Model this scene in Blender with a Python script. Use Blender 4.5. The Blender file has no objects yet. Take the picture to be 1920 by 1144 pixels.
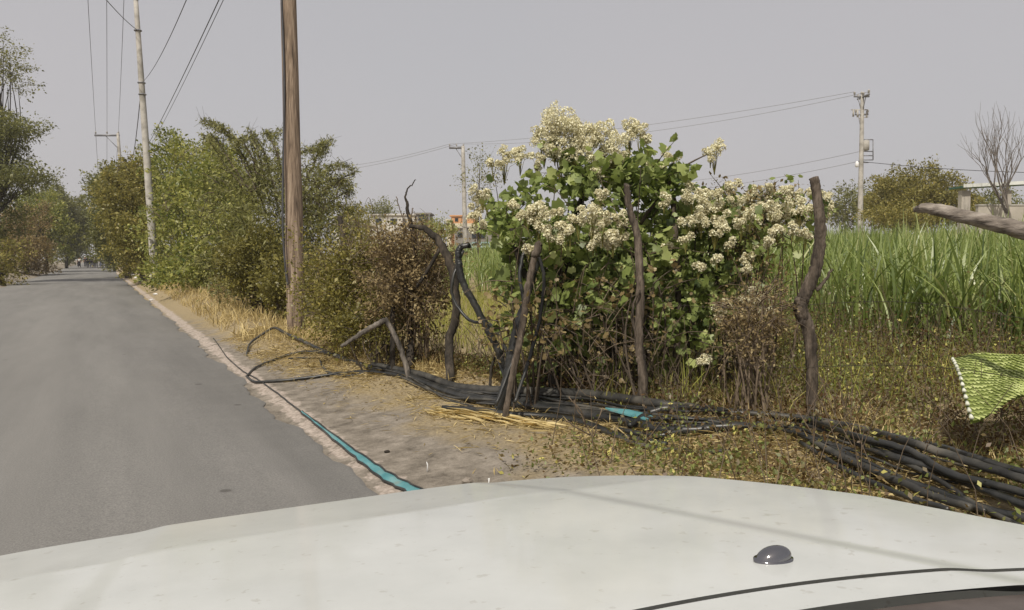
import bpy, math, random
import numpy as np
from mathutils import Vector, Matrix
random.seed(7); rng = np.random.default_rng(11)
scene = bpy.context.scene
COL = scene.collection
R = math.radians

# ------------------------------------------------------------------ camera
F_PX = 1500.0                      # focal length in pixels of a 1920 px wide frame
YAW, PITCH, EYE = R(27.3), math.atan(88/F_PX), 1.5
cam_d = bpy.data.cameras.new('camera'); cam = bpy.data.objects.new('camera', cam_d); COL.objects.link(cam)
cam_d.sensor_width = 36; cam_d.lens = 36*F_PX/1920; cam_d.clip_start = 0.05; cam_d.clip_end = 3000
cam.location = (0, 0, EYE); cam.rotation_euler = (R(90)-PITCH, 0, -YAW)
scene.camera = cam
# ------------------------------------------------------------------ sky and sun
SUN_EL, SUN_AZ = R(50), R(226)     # azimuth clockwise from +Y (the road direction); the sun stands behind, to the left
w = bpy.data.worlds.new('World'); scene.world = w; w.use_nodes = True
nt = w.node_tree; nt.nodes.clear()
out = nt.nodes.new('ShaderNodeOutputWorld'); bg = nt.nodes.new('ShaderNodeBackground'); bg.inputs['Strength'].default_value = 0.10
sky = nt.nodes.new('ShaderNodeTexSky'); sky.sky_type = 'NISHITA'; sky.sun_disc = False
sky.sun_elevation = SUN_EL; sky.sun_rotation = SUN_AZ; sky.dust_density = 6; sky.air_density = 1.0; sky.ozone_density = 1.0
hz = nt.nodes.new('ShaderNodeMixRGB'); hz.inputs['Fac'].default_value = 0.86
nt.links.new(sky.outputs[0], hz.inputs[1])
# smoke-hazed sky: warm grey on the road side, cooler grey over the field
tc = nt.nodes.new('ShaderNodeTexCoord'); ns = nt.nodes.new('ShaderNodeTexNoise'); ns.inputs['Scale'].default_value = 1.3; ns.inputs['Detail'].default_value = 2
nt.links.new(tc.outputs['Generated'], ns.inputs['Vector'])
rp = nt.nodes.new('ShaderNodeValToRGB'); rp.color_ramp.elements[0].position = .35; rp.color_ramp.elements[1].position = .65
rp.color_ramp.elements[0].color = (6.45, 6.05, 6.08, 1); rp.color_ramp.elements[1].color = (5.95, 5.8, 5.92, 1)
nt.links.new(ns.outputs['Fac'], rp.inputs[0]); nt.links.new(rp.outputs[0], hz.inputs[2])
sx = nt.nodes.new('ShaderNodeSeparateXYZ'); nt.links.new(tc.outputs['Generated'], sx.inputs[0])
gr = nt.nodes.new('ShaderNodeMapRange'); gr.inputs[1].default_value = 0; gr.inputs[2].default_value = .55; gr.inputs[3].default_value = 1.05; gr.inputs[4].default_value = .90; nt.links.new(sx.outputs['Z'], gr.inputs[0])
mg = nt.nodes.new('ShaderNodeVectorMath'); mg.operation = 'SCALE'; nt.links.new(hz.outputs[0], mg.inputs[0]); nt.links.new(gr.outputs[0], mg.inputs['Scale'])
nt.links.new(mg.outputs[0], bg.inputs['Color']); nt.links.new(bg.outputs[0], out.inputs[0])
sd = bpy.data.lights.new('sun', 'SUN'); sd.energy = 4.0; sd.angle = R(0.8); sd.color = (1, .93, .82)
so = bpy.data.objects.new('sun', sd); COL.objects.link(so)
sun_dir = Vector((math.sin(SUN_AZ)*math.cos(SUN_EL), math.cos(SUN_AZ)*math.cos(SUN_EL), math.sin(SUN_EL)))
so.rotation_euler = sun_dir.to_track_quat('Z', 'Y').to_euler(); so.location = sun_dir*50
vs = scene.view_settings; vs.view_transform = 'Standard'; vs.look = 'None'; vs.gamma = 1; vs.use_curve_mapping = False; vs.exposure = -0.10
scene.cycles.max_bounces = 6; scene.cycles.transparent_max_bounces = 8; scene.cycles.volume_bounces = 0

# ------------------------------------------------------------------ geometry helpers
CF = Vector((math.sin(YAW)*math.cos(PITCH), math.cos(YAW)*math.cos(PITCH), -math.sin(PITCH)))
CR = Vector((math.cos(YAW), -math.sin(YAW), 0)); CU = CR.cross(CF)
HF = Vector((math.sin(YAW), math.cos(YAW), 0))
def ray(px, py): return CF + CR*((px-960)/F_PX) - CU*((py-572)/F_PX)
def at(px, py, d): return Vector((0, 0, EYE)) + ray(px, py)*d
def sstep(a, b, x):
    t = min(1, max(0, (x-a)/(b-a))); return t*t*(3-2*t)
def fence_l(f): return 5.2-.165*f if f < 13.5 else 2.97+.004*(f-13.5)
def hill(x, y):
    return .5*math.sin(x*1.7+y*.9)+.3*math.sin(x*3.1-y*2.3+1)+.2*math.sin(y*4.3+x*.7+2)
def ter(x, y):
    if x < -4.6: return .03+.25*sstep(-4.6, -6.5, x)+.05*hill(x, y)*sstep(-4.6, -6, x)
    if x < 1.5: return -.03
    far = sstep(14, 38, y)
    z = -.03+.05*sstep(1.5, 1.75, x)
    z += (.14+.40*far)*sstep(1.7, 3.0, x)
    fl = fence_l(y)
    z += .12*math.exp(-((x-fl+.4)/.35)**2)*(1-far)
    z += .03*hill(x, y)*sstep(2, 3, x)
    z += .035*max(0, min(x-4, 48))*1.0
    return z
def gnd(px, py, dmax=200):
    r = ray(px, py); d = 1.0; last = d
    while d < dmax:
        p = Vector((0, 0, EYE))+r*d
        if p.z <= ter(p.x, p.y): break
        last = d; d *= 1.01
    p = Vector((0, 0, EYE))+r*last
    return Vector((p.x, p.y, ter(p.x, p.y)))
def dep(p): return (p-Vector((0, 0, EYE))).dot(CF)

class MB:
    def __init__(s): s.v = []; s.f = []; s.n = 0; s.t = []
    def add(s, V, Fc, t=.5):
        V = np.asarray(V, float).reshape(-1, 3); s.v.append(V)
        s.f.append([tuple(i+s.n for i in f) for f in Fc]); s.n += len(V); s.t.append(np.full(len(V), t))
    def box(s, c, sz, rz=0, rot=None):
        x, y, z = [a/2 for a in sz]
        V = [Vector(p) for p in ((-x,-y,-z),(x,-y,-z),(x,y,-z),(-x,y,-z),(-x,-y,z),(x,-y,z),(x,y,z),(-x,y,z))]
        M = rot if rot is not None else Matrix.Rotation(rz, 3, 'Z')
        V = [M@p+Vector(c) for p in V]
        s.add(V, [(0,3,2,1),(4,5,6,7),(0,1,5,4),(1,2,6,5),(2,3,7,6),(3,0,4,7)])
    def tube(s, pts, rad, n=8, wob=0, t=.5, cap=True):
        pts = [Vector(p) for p in pts]
        if not hasattr(rad, '__len__'): rad = [rad]*len(pts)
        V = []; a = None
        for i, p in enumerate(pts):
            q = (pts[min(i+1, len(pts)-1)]-pts[max(i-1, 0)]); q = q.normalized() if q.length > 1e-9 else Vector((0, 0, 1))
            if a is None:
                a = q.cross(Vector((0, 0, 1)) if abs(q.z) < .9 else Vector((1, 0, 0))).normalized()
            else:
                a = (a-q*a.dot(q)); a = a.normalized() if a.length > 1e-6 else q.orthogonal().normalized()
            b = q.cross(a)
            for k in range(n):
                an = 2*math.pi*k/n; rr = rad[i]*(1+(random.uniform(-wob, wob) if wob else 0))
                V.append(p+(a*math.cos(an)+b*math.sin(an))*rr)
        Fc = []
        for i in range(len(pts)-1):
            for k in range(n):
                k2 = (k+1) % n; Fc.append((i*n+k, i*n+k2, (i+1)*n+k2, (i+1)*n+k))
        if cap: Fc.append(tuple(range(n))[::-1]); Fc.append(tuple((len(pts)-1)*n+k for k in range(n)))
        s.add(V, Fc, t)
    def build(s, name, mat, parent=None, smooth=True, bevel=0):
        me = bpy.data.meshes.new(name)
        V = np.concatenate(s.v) if s.v else np.zeros((0, 3)); Fc = [f for g in s.f for f in g]
        me.from_pydata(V.tolist(), [], Fc)
        return link(name, me, mat, parent, smooth, bevel, np.concatenate(s.t))
def link(name, me, mat, parent=None, smooth=True, bevel=0, t=None):
    if t is not None:
        a = me.attributes.new('t', 'FLOAT', 'POINT'); a.data.foreach_set('value', np.asarray(t, np.float32))
    me.materials.append(mat)
    if smooth: me.polygons.foreach_set('use_smooth', [True]*len(me.polygons))
    me.update()
    o = bpy.data.objects.new(name, me); COL.objects.link(o)
    if parent is not None:
        o.parent = parent; o.matrix_parent_inverse = parent.matrix_world.inverted() if False else Matrix.Translation(-parent.location)
    if bevel:
        m = o.modifiers.new('b', 'BEVEL'); m.width = bevel; m.segments = 2; m.limit_method = 'ANGLE'
    return o
def tag(o, label, cat, group=None, kind=None):
    o['label'] = label; o['category'] = cat
    if group: o['group'] = group
    if kind: o['kind'] = kind
    return o
def thing(name, loc, label, cat, group=None):
    o = bpy.data.objects.new(name, None); o.location = loc; o.empty_display_size = .2; COL.objects.link(o)
    return tag(o, label, cat, group)
def struct(o): o['kind'] = 'structure'; return o

def resample(pts, k=8, jit=0):
    """Catmull-Rom through pts"""
    pts = [Vector(p) for p in pts]; P = [pts[0]]+pts+[pts[-1]]; o = []
    for i in range(1, len(P)-2):
        for j in range(k):
            t = j/k; a, b, c, d = P[i-1], P[i], P[i+1], P[i+2]
            o.append(.5*((2*b)+(c-a)*t+(2*a-5*b+4*c-d)*t*t+(3*b-a-3*c+d)*t**3))
    o.append(pts[-1])
    if jit: o = [p+Vector((random.gauss(0, jit), random.gauss(0, jit), random.gauss(0, jit))) for p in o]
    return o
def lerp_list(r, n):
    return [float(np.interp(i/(n-1), np.linspace(0, 1, len(r)), r)) for i in range(n)]

# leaf scattering: template verts (x = along leaf, y = across, z = normal)
T_LEAF = (np.array([(0,0,0),(.45,.28,.06),(1,0,-.05),(.45,-.28,.06)]), [(0,3,2,1)])
T_THIN = (np.array([(0,0,0),(.5,.13,.02),(1,0,-.03),(.5,-.13,.02)]), [(0,3,2,1)])
T_LOBE = (np.array([(0,0,0),(.18,.42,.05),(.5,.30,.03),(.62,.5,-.04),(1,0,-.12),(.62,-.5,-.04),(.5,-.30,.03),(.18,-.42,.05),(.5,0,0)]),
          [(0,8,1),(1,8,2),(2,8,3),(3,8,4),(4,8,5),(5,8,6),(6,8,7),(7,8,0)])
a8 = np.linspace(0, 2*np.pi, 6)[:-1]
T_FLOW = (np.array([(0,0,-.25)]+[(.5*math.cos(a)*(1 if i % 1 == 0 else .5), .5*math.sin(a), .15) for i, a in enumerate(a8)]), [(0,1,2),(0,2,3),(0,3,4),(0,4,5),(0,5,1)])
def basis(A, N):
    A = A/np.maximum(np.linalg.norm(A, axis=1, keepdims=True), 1e-6)
    B = np.cross(N, A); B /= np.maximum(np.linalg.norm(B, axis=1, keepdims=True), 1e-6)
    N = np.cross(A, B); return A, B, N
def scatter(name, tpl, P, A, N, S, T, mat, parent=None, smooth=False):
    tv, tf = tpl; P = np.asarray(P, float); n = len(P); S = np.asarray(S, float).reshape(-1, 1)
    A, B, N = basis(np.asarray(A, float), np.asarray(N, float))
    V = P[:, None, :]+S[:, None, :]*(tv[None, :, 0:1]*A[:, None, :]+tv[None, :, 1:2]*B[:, None, :]+tv[None, :, 2:3]*N[:, None, :])
    k = len(tv); V = V.reshape(-1, 3)
    m = len(tf[0]); tfa = np.array(tf)
    Fc = (tfa[None]+(np.arange(n)*k)[:, None, None]).reshape(-1, m)
    return fastmesh(name, V, Fc, np.repeat(np.asarray(T), k), mat, parent, smooth)
def fastmesh(name, V, Fc, T, mat, parent=None, smooth=False):
    me = bpy.data.meshes.new(name); m = Fc.shape[1]
    me.vertices.add(len(V)); me.vertices.foreach_set('co', V.astype(np.float32).ravel())
    me.loops.add(Fc.size); me.loops.foreach_set('vertex_index', Fc.astype(np.int32).ravel())
    me.polygons.add(len(Fc)); me.polygons.foreach_set('loop_start', np.arange(0, Fc.size, m, dtype=np.int32))
    try: me.polygons.foreach_set('loop_total', np.full(len(Fc), m, dtype=np.int32))
    except Exception: pass
    me.update(calc_edges=True)
    return link(name, me, mat, parent, smooth, 0, T)
def rdir(n, up=0.0):
    d = rng.normal(size=(n, 3)); d[:, 2] += up; return d/np.linalg.norm(d, axis=1, keepdims=True)
def blades(name, P, H, W, LEAN, T, mat, parent=None, seg=4, droop=1.0):
    """long arching blades: P bases, H lengths, W widths, LEAN outward lean"""
    n = len(P); an = rng.uniform(0, 2*np.pi, n); D = np.stack([np.cos(an), np.sin(an), np.zeros(n)], 1); Sd = np.stack([-np.sin(an), np.cos(an), np.zeros(n)], 1)
    tw = rng.uniform(-1, 1, n)[:, None]; Sd = Sd*np.cos(tw)+D*np.sin(tw)
    V = np.zeros((n, (seg+1)*2, 3)); L = np.asarray(LEAN)[:, None]; H = np.asarray(H)[:, None]; W = np.asarray(W)[:, None]
    for i in range(seg+1):
        s = i/seg
        up = s - droop*L*s*s*.55; outw = L*(s**1.7)
        c = P+H*(outw*D+np.stack([np.zeros(n), np.zeros(n), up[:, 0]], 1))
        w_ = W*(.5 if i == 0 else (1-.95*s**2.2))*.5
        V[:, 2*i] = c-Sd*w_; V[:, 2*i+1] = c+Sd*w_
    f = np.array([(2*i, 2*i+1, 2*i+3, 2*i+2) for i in range(seg)])
    Fc = (f[None]+(np.arange(n)*(seg+1)*2)[:, None, None]).reshape(-1, 4)
    return fastmesh(name, V.reshape(-1, 3), Fc, np.repeat(T, (seg+1)*2), mat, parent, True)

# ------------------------------------------------------------------ materials
def newmat(name):
    m = bpy.data.materials.new(name); m.use_nodes = True; n = m.node_tree; n.nodes.clear()
    return m, n, n.nodes.new('ShaderNodeOutputMaterial')
def ramp(n, cols, pos=None):
    r = n.nodes.new('ShaderNodeValToRGB'); e = r.color_ramp.elements
    pos = pos or [i/(len(cols)-1) for i in range(len(cols))]
    while len(e) < len(cols): e.new(.5)
    for i, c in enumerate(cols): e[i].position = pos[i]; e[i].color = (*c, 1)
    return r
GAIN = (1.3, 1.3, 1.15)
def leafmat(name, cols, trans=.35, gloss=.03):
    m, n, o = newmat(name); at_ = n.nodes.new('ShaderNodeAttribute'); at_.attribute_name = 't'
    r = ramp(n, [tuple(min(.95, v*g_) for v, g_ in zip(c, GAIN)) for c in cols]); n.links.new(at_.outputs['Fac'], r.inputs[0])
    d = n.nodes.new('ShaderNodeBsdfDiffuse'); t = n.nodes.new('ShaderNodeBsdfTranslucent'); mx = n.nodes.new('ShaderNodeMixShader'); mx.inputs[0].default_value = trans
    n.links.new(r.outputs[0], d.inputs[0])
    hs = n.nodes.new('ShaderNodeHueSaturation'); hs.inputs['Value'].default_value = 1.3; hs.inputs['Saturation'].default_value = 1.1; n.links.new(r.outputs[0], hs.inputs['Color']); n.links.new(hs.outputs[0], t.inputs[0])
    n.links.new(d.outputs[0], mx.inputs[1]); n.links.new(t.outputs[0], mx.inputs[2]); last = mx
    if gloss:
        g = n.nodes.new('ShaderNodeBsdfGlossy'); g.inputs['Roughness'].default_value = .45; m2 = n.nodes.new('ShaderNodeMixShader'); m2.inputs[0].default_value = gloss
        n.links.new(mx.outputs[0], m2.inputs[1]); n.links.new(g.outputs[0], m2.inputs[2]); last = m2
    n.links.new(last.outputs[0], o.inputs[0]); return m
def noisemat(name, cols, scale=8, rough=.9, bump=.3, bscale=None, stretch=(1,1,1), metal=0, detail=6, pos=None, spec=.3, second=None, bdist=.02):
    m, n, o = newmat(name); b = n.nodes.new('ShaderNodeBsdfPrincipled'); b.inputs['Roughness'].default_value = rough; b.inputs['Metallic'].default_value = metal
    b.inputs['Specular IOR Level'].default_value = spec
    tc = n.nodes.new('ShaderNodeTexCoord'); mp = n.nodes.new('ShaderNodeMapping'); mp.inputs['Scale'].default_value = stretch
    n.links.new(tc.outputs['Object'], mp.inputs[0])
    x = n.nodes.new('ShaderNodeTexNoise'); x.inputs['Scale'].default_value = scale; x.inputs['Detail'].default_value = detail; x.inputs['Roughness'].default_value = .62
    n.links.new(mp.outputs[0], x.inputs['Vector']); r = ramp(n, cols, pos or [.3+.4*i/(len(cols)-1) for i in range(len(cols))]); n.links.new(x.outputs['Fac'], r.inputs[0])
    col = r.outputs[0]
    if second:  # (scale, colour, lo, hi): patches of another colour
        y = n.nodes.new('ShaderNodeTexNoise'); y.inputs['Scale'].default_value = second[0]; y.inputs['Detail'].default_value = 5; n.links.new(mp.outputs[0], y.inputs['Vector'])
        mr = n.nodes.new('ShaderNodeMapRange'); mr.inputs[1].default_value = second[2]; mr.inputs[2].default_value = second[3]; n.links.new(y.outputs['Fac'], mr.inputs[0])
        mc = n.nodes.new('ShaderNodeMixRGB'); n.links.new(mr.outputs[0], mc.inputs[0]); n.links.new(col, mc.inputs[1]); mc.inputs[2].default_value = (*second[1], 1); col = mc.outputs[0]
    n.links.new(col, b.inputs['Base Color'])
    if bump:
        z = n.nodes.new('ShaderNodeTexNoise'); z.inputs['Scale'].default_value = bscale or scale*3; z.inputs['Detail'].default_value = 5; n.links.new(mp.outputs[0], z.inputs['Vector'])
        bp = n.nodes.new('ShaderNodeBump'); bp.inputs['Strength'].default_value = bump; bp.inputs['Distance'].default_value = bdist; n.links.new(z.outputs['Fac'], bp.inputs['Height']); n.links.new(bp.outputs[0], b.inputs['Normal'])
    n.links.new(b.outputs[0], o.inputs[0]); m['_b'] = 1; return m

M = {}
M['bark'] = noisemat('bark', [(.05,.038,.028),(.13,.10,.075),(.22,.18,.14)], 12, .95, .8, 30, (1,1,.25))
M['barkdark'] = noisemat('bark_dark', [(.018,.016,.014),(.045,.038,.03),(.11,.09,.07)], 14, .95, .8, 30, (1,1,.3))
M['twig'] = noisemat('twig', [(.10,.075,.05),(.2,.155,.11)], 20, .95, 0)
M['twigdark'] = noisemat('twig_dark', [(.05,.04,.03),(.12,.095,.07)], 20, .95, 0)
M['greywood'] = noisemat('grey_wood', [(.10,.085,.07),(.24,.20,.165),(.38,.33,.27)], 14, .9, .9, 40, (1,1,.15))
M['stakewood'] = noisemat('stake_bark', [(.022,.018,.015),(.085,.068,.052),(.21,.17,.135)], 16, .95, 1, 34, (1,1,.22), bdist=.03, detail=10)
M['greydark'] = noisemat('grey_stake', [(.03,.027,.024),(.11,.098,.085),(.27,.24,.205)], 16, .95, 1, 40, (1,1,.15), bdist=.02)
M['logwood'] = noisemat('log_bark', [(.05,.042,.035),(.22,.19,.16),(.40,.36,.31)], 16, .95, 1, 30, (.16,.3,1.2), bdist=.02, detail=10)
M['pole_wood'] = noisemat('pole_wood', [(.06,.044,.033),(.235,.175,.125),(.42,.33,.25)], 26, .9, 1, 70, (1,1,.035))
M['concrete'] = noisemat('concrete', [(.28,.265,.235),(.42,.40,.36),(.5,.48,.44)], 3, .9, .3, 30, second=(1.2,(.22,.21,.18),.52,.7))
M['steel'] = noisemat('galvanised_steel', [(.16,.16,.17),(.3,.3,.31)], 6, .55, 0, metal=.5)
M['wire'] = noisemat('wire_black', [(.05,.05,.055),(.08,.08,.085)], 5, .6, 0)
M['wirefar'] = noisemat('wire_aluminium', [(.22,.22,.23),(.3,.3,.31)], 5, .6, 0)
M['hose'] = noisemat('black_hose', [(.010,.011,.011),(.022,.023,.022),(.05,.048,.043)], 5, .38, .05, 60, second=(2.2,(.11,.10,.085),.60,.78), spec=.5, bdist=.004)
M['hosegrey'] = noisemat('weathered_hose', [(.018,.018,.018),(.045,.044,.04),(.10,.095,.082)], 5, .5, .05, 60, second=(2.6,(.16,.145,.12),.56,.75), bdist=.004)
M['teal'] = noisemat('teal_plastic', [(.05,.19,.21),(.10,.27,.29),(.19,.34,.34)], 5, .5, .2, 40, second=(6,(.2,.22,.18),.6,.8))
M['paint'] = None

# ------------------------------------------------------------------ ground, road
def gmat():
    m, n, o = newmat('ground_dirt'); L = n.links.new
    b = n.nodes.new('ShaderNodeBsdfPrincipled'); b.inputs['Roughness'].default_value = .97; b.inputs['Specular IOR Level'].default_value = .1
    tc = n.nodes.new('ShaderNodeTexCoord')
    def noise(s, d=6, r=.6, st=None):
        x = n.nodes.new('ShaderNodeTexNoise'); x.inputs['Scale'].default_value = s; x.inputs['Detail'].default_value = d; x.inputs['Roughness'].default_value = r
        if st:
            mp = n.nodes.new('ShaderNodeMapping'); mp.inputs['Scale'].default_value = st; L(tc.outputs['Object'], mp.inputs[0]); L(mp.outputs[0], x.inputs['Vector'])
        else: L(tc.outputs['Object'], x.inputs['Vector'])
        return x.outputs['Fac']
    r1 = ramp(n, [(.12,.105,.085),(.24,.212,.175),(.36,.32,.27)], [.32,.5,.68]); L(noise(5, 9, .75), r1.inputs[0])
    # wheel-worn dirt and patches of straw dust
    straw = ramp(n, [(.25,.20,.12),(.40,.325,.20)], [.4,.65]); L(noise(38, 4), straw.inputs[0])
    at_ = n.nodes.new('ShaderNodeAttribute'); at_.attribute_name = 't'
    ma = n.nodes.new('ShaderNodeMath'); ma.operation = 'ADD'; L(at_.outputs['Fac'], ma.inputs[0]); L(noise(1.7, 6), ma.inputs[1])
    mr = n.nodes.new('ShaderNodeMapRange'); mr.inputs[1].default_value = .86; mr.inputs[2].default_value = 1.12; L(ma.outputs[0], mr.inputs[0])
    mx = n.nodes.new('ShaderNodeMixRGB'); L(mr.outputs[0], mx.inputs[0]); L(r1.outputs[0], mx.inputs[1]); L(straw.outputs[0], mx.inputs[2])
    # pale gravel lip beside the asphalt
    at2 = n.nodes.new('ShaderNodeAttribute'); at2.attribute_name = 'lip'
    lip = ramp(n, [(.24,.20,.165),(.42,.36,.31),(.55,.48,.42)], [.3,.5,.7]); L(noise(24, 6, .7), lip.inputs[0])
    m3 = n.nodes.new('ShaderNodeMath'); m3.operation = 'ADD'; L(at2.outputs['Fac'], m3.inputs[0]); L(noise(6, 5), m3.inputs[1])
    mr2 = n.nodes.new('ShaderNodeMapRange'); mr2.inputs[1].default_value = .95; mr2.inputs[2].default_value = 1.1; L(m3.outputs[0], mr2.inputs[0])
    mx2 = n.nodes.new('ShaderNodeMixRGB'); L(mr2.outputs[0], mx2.inputs[0]); L(mx.outputs[0], mx2.inputs[1]); L(lip.outputs[0], mx2.inputs[2])
    L(mx2.outputs[0], b.inputs['Base Color'])
    bp = n.nodes.new('ShaderNodeBump'); bp.inputs['Strength'].default_value = .9; bp.inputs['Distance'].default_value = .03; L(noise(14, 8, .7), bp.inputs['Height']); L(bp.outputs[0], b.inputs['Normal'])
    L(b.outputs[0], o.inputs[0]); return m
xs = sorted(set([-560,-400,-300,-180,-110,-70,-45,-30,-20,-14,-10,-8,-7,-6.5,-6,-5.5,-5,-4.6,-4.2,-3,-2,-1,0,1,1.3,1.5]+[round(1.6+.12*i, 2) for i in range(40)]+[6.5,7,7.5,8,9,10,12,14,17,20,24,28,33,40,50,60,75,100,150,220,350,520,640]))
ys = sorted(set([-160,-60,-30,-15,-8,-4,-2]+[round(-1+.15*i, 2) for i in range(110)]+[16+.5*i for i in range(30)]+[32+2*i for i in range(25)]+[85,95,110,130,150,180,220,280,350,450,520,600]))
GV = [(x, y, ter(x, y)) for y in ys for x in xs]; nx = len(xs)
GF = [(j*nx+i, j*nx+i+1, (j+1)*nx+i+1, (j+1)*nx+i) for j in range(len(ys)-1) for i in range(nx-1)]
me = bpy.data.meshes.new('ground'); me.from_pydata(GV, [], GF)
tt = []
for x, y, z in GV:
    s = .2+.48*sstep(1.9, 2.9, x+.05*(y-6)) if x > 0 else .4
    tt.append(s)
g = link('ground', me, gmat(), t=tt); struct(g)
a = g.data.attributes.new('lip', 'FLOAT', 'POINT'); a.data.foreach_set('value', [.62*math.exp(-((x-1.68)/.17)**4) for x, y, z in GV])

def road_edge(y, side):
    q = .05*math.sin(y*1.3)+.035*math.sin(y*3.7+1)+.02*math.sin(y*8.1)+.012*math.sin(y*17)
    return (1.52+q+.35*sstep(60, 150, y)) if side > 0 else (-4.45+q*1.6)
ry = [-30,-20,-12,-8,-4,-2]+[-1+.1*i for i in range(260)]+[25+.5*i for i in range(90)]+[70+4*i for i in range(60)]+[320,400,500,598]
RV = []; cols_ = 9
for y in ry:
    l, r_ = road_edge(y, -1), road_edge(y, 1)
    for i in range(cols_):
        s = i/(cols_-1); x = l+(r_-l)*s; z = .035*(1-(2*s-1)**2)
        if i == 0: z = -.02; 
        if i == cols_-1: z = -.022
        if i == 1: x = l+.05; z = .006
        if i == cols_-2: x = r_-.05; z = .006
        RV.append((x, y, z))
RF = [(j*cols_+i, j*cols_+i+1, (j+1)*cols_+i+1, (j+1)*cols_+i) for j in range(len(ry)-1) for i in range(cols_-1)]
me = bpy.data.meshes.new('road'); me.from_pydata(RV, [], RF)
def roadmat():
    m, n, o = newmat('asphalt'); L = n.links.new; b = n.nodes.new('ShaderNodeBsdfPrincipled'); b.inputs['Roughness'].default_value = .85; b.inputs['Specular IOR Level'].default_value = .25
    tc = n.nodes.new('ShaderNodeTexCoord')
    def nz(s, st=(1,1,1), d=6, r=.6):
        mp = n.nodes.new('ShaderNodeMapping'); mp.inputs['Scale'].default_value = st; L(tc.outputs['Object'], mp.inputs[0]); x = n.nodes.new('ShaderNodeTexNoise'); x.inputs['Scale'].default_value = s; x.inputs['Detail'].default_value = d; x.inputs['Roughness'].default_value = r; L(mp.outputs[0], x.inputs['Vector']); return x.outputs['Fac']
    r = ramp(n, [(.158,.155,.147),(.192,.188,.178),(.228,.222,.21)], [.3,.5,.7]); L(nz(1.1, (1,.12,1), 7, .65), r.inputs[0])
    g = ramp(n, [(.55,.55,.55),(1,1,1),(1.5,1.48,1.42)], [.3,.5,.7]); L(nz(95, d=3), g.inputs[0])
    mx = n.nodes.new('ShaderNodeMixRGB'); mx.blend_type = 'MULTIPLY'; mx.inputs[0].default_value = .55; L(r.outputs[0], mx.inputs[1]); L(g.outputs[0], mx.inputs[2])
    # pale dust tracks along the road
    t = nz(.9, (1,.03,1), 3); mr = n.nodes.new('ShaderNodeMapRange'); mr.inputs[1].default_value = .5; mr.inputs[2].default_value = .75; mr.inputs[4].default_value = .5; L(t, mr.inputs[0])
    m2 = n.nodes.new('ShaderNodeMixRGB'); L(mr.outputs[0], m2.inputs[0]); L(mx.outputs[0], m2.inputs[1]); m2.inputs[2].default_value = (.245,.237,.22,1)
    # cracks and oil spots
    v = n.nodes.new('ShaderNodeTexVoronoi'); v.inputs['Scale'].default_value = 1.1; L(tc.outputs['Object'], v.inputs['Vector']); mr3 = n.nodes.new('ShaderNodeMapRange'); mr3.inputs[1].default_value = .035; mr3.inputs[2].default_value = .05; mr3.inputs[3].default_value = .55; mr3.inputs[4].default_value = 0; L(v.outputs['Distance'], mr3.inputs[0])
    m4 = n.nodes.new('ShaderNodeMixRGB'); L(mr3.outputs[0], m4.inputs[0]); L(m2.outputs[0], m4.inputs[1]); m4.inputs[2].default_value = (.05,.045,.04,1)
    L(m4.outputs[0], b.inputs['Base Color'])
    bp = n.nodes.new('ShaderNodeBump'); bp.inputs['Strength'].default_value = .35; bp.inputs['Distance'].default_value = .006; L(nz(120, d=3), bp.inputs['Height']); L(bp.outputs[0], b.inputs['Normal']); L(b.outputs[0], o.inputs[0]); return m
struct(link('road', me, roadmat()))

# ------------------------------------------------------------------ plants
M['lf_bright'] = leafmat('leaf_bright', [(.05,.075,.02),(.20,.21,.06),(.42,.40,.15)])
M['lf_hero'] = leafmat('leaf_broad', [(.04,.062,.02),(.19,.235,.08),(.41,.45,.20)], .38, .03)
M['lf_acacia'] = leafmat('leaf_feathery', [(.05,.055,.025),(.165,.165,.065),(.31,.30,.14)])
M['lf_olive'] = leafmat('leaf_olive', [(.07,.065,.022),(.18,.165,.05),(.34,.28,.10)])
M['lf_far'] = leafmat('leaf_far', [(.06,.065,.03),(.14,.145,.055),(.24,.23,.09)])
M['lf_dry'] = leafmat('leaf_dry', [(.09,.068,.035),(.20,.15,.078),(.34,.275,.155)])
M['lf_brown'] = leafmat('dry_vine', [(.085,.06,.036),(.19,.145,.085),(.35,.29,.185)], .2, 0)
M['lf_scrub'] = leafmat('scrub_leaf', [(.10,.06,.03),(.13,.10,.045),(.12,.145,.05),(.21,.24,.08),(.50,.46,.16)])
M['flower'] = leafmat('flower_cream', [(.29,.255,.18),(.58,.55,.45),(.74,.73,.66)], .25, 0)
M['cane'] = leafmat('cane_leaf', [(.05,.08,.02),(.14,.185,.05),(.24,.29,.09),(.40,.41,.21)], .35, .08)
M['straw'] = leafmat('straw', [(.19,.145,.07),(.36,.285,.155),(.60,.50,.30)], .25, 0)
M['grassyg'] = leafmat('grass_yellow_green', [(.13,.15,.04),(.26,.26,.08),(.42,.38,.16)], .35, 0)

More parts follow.
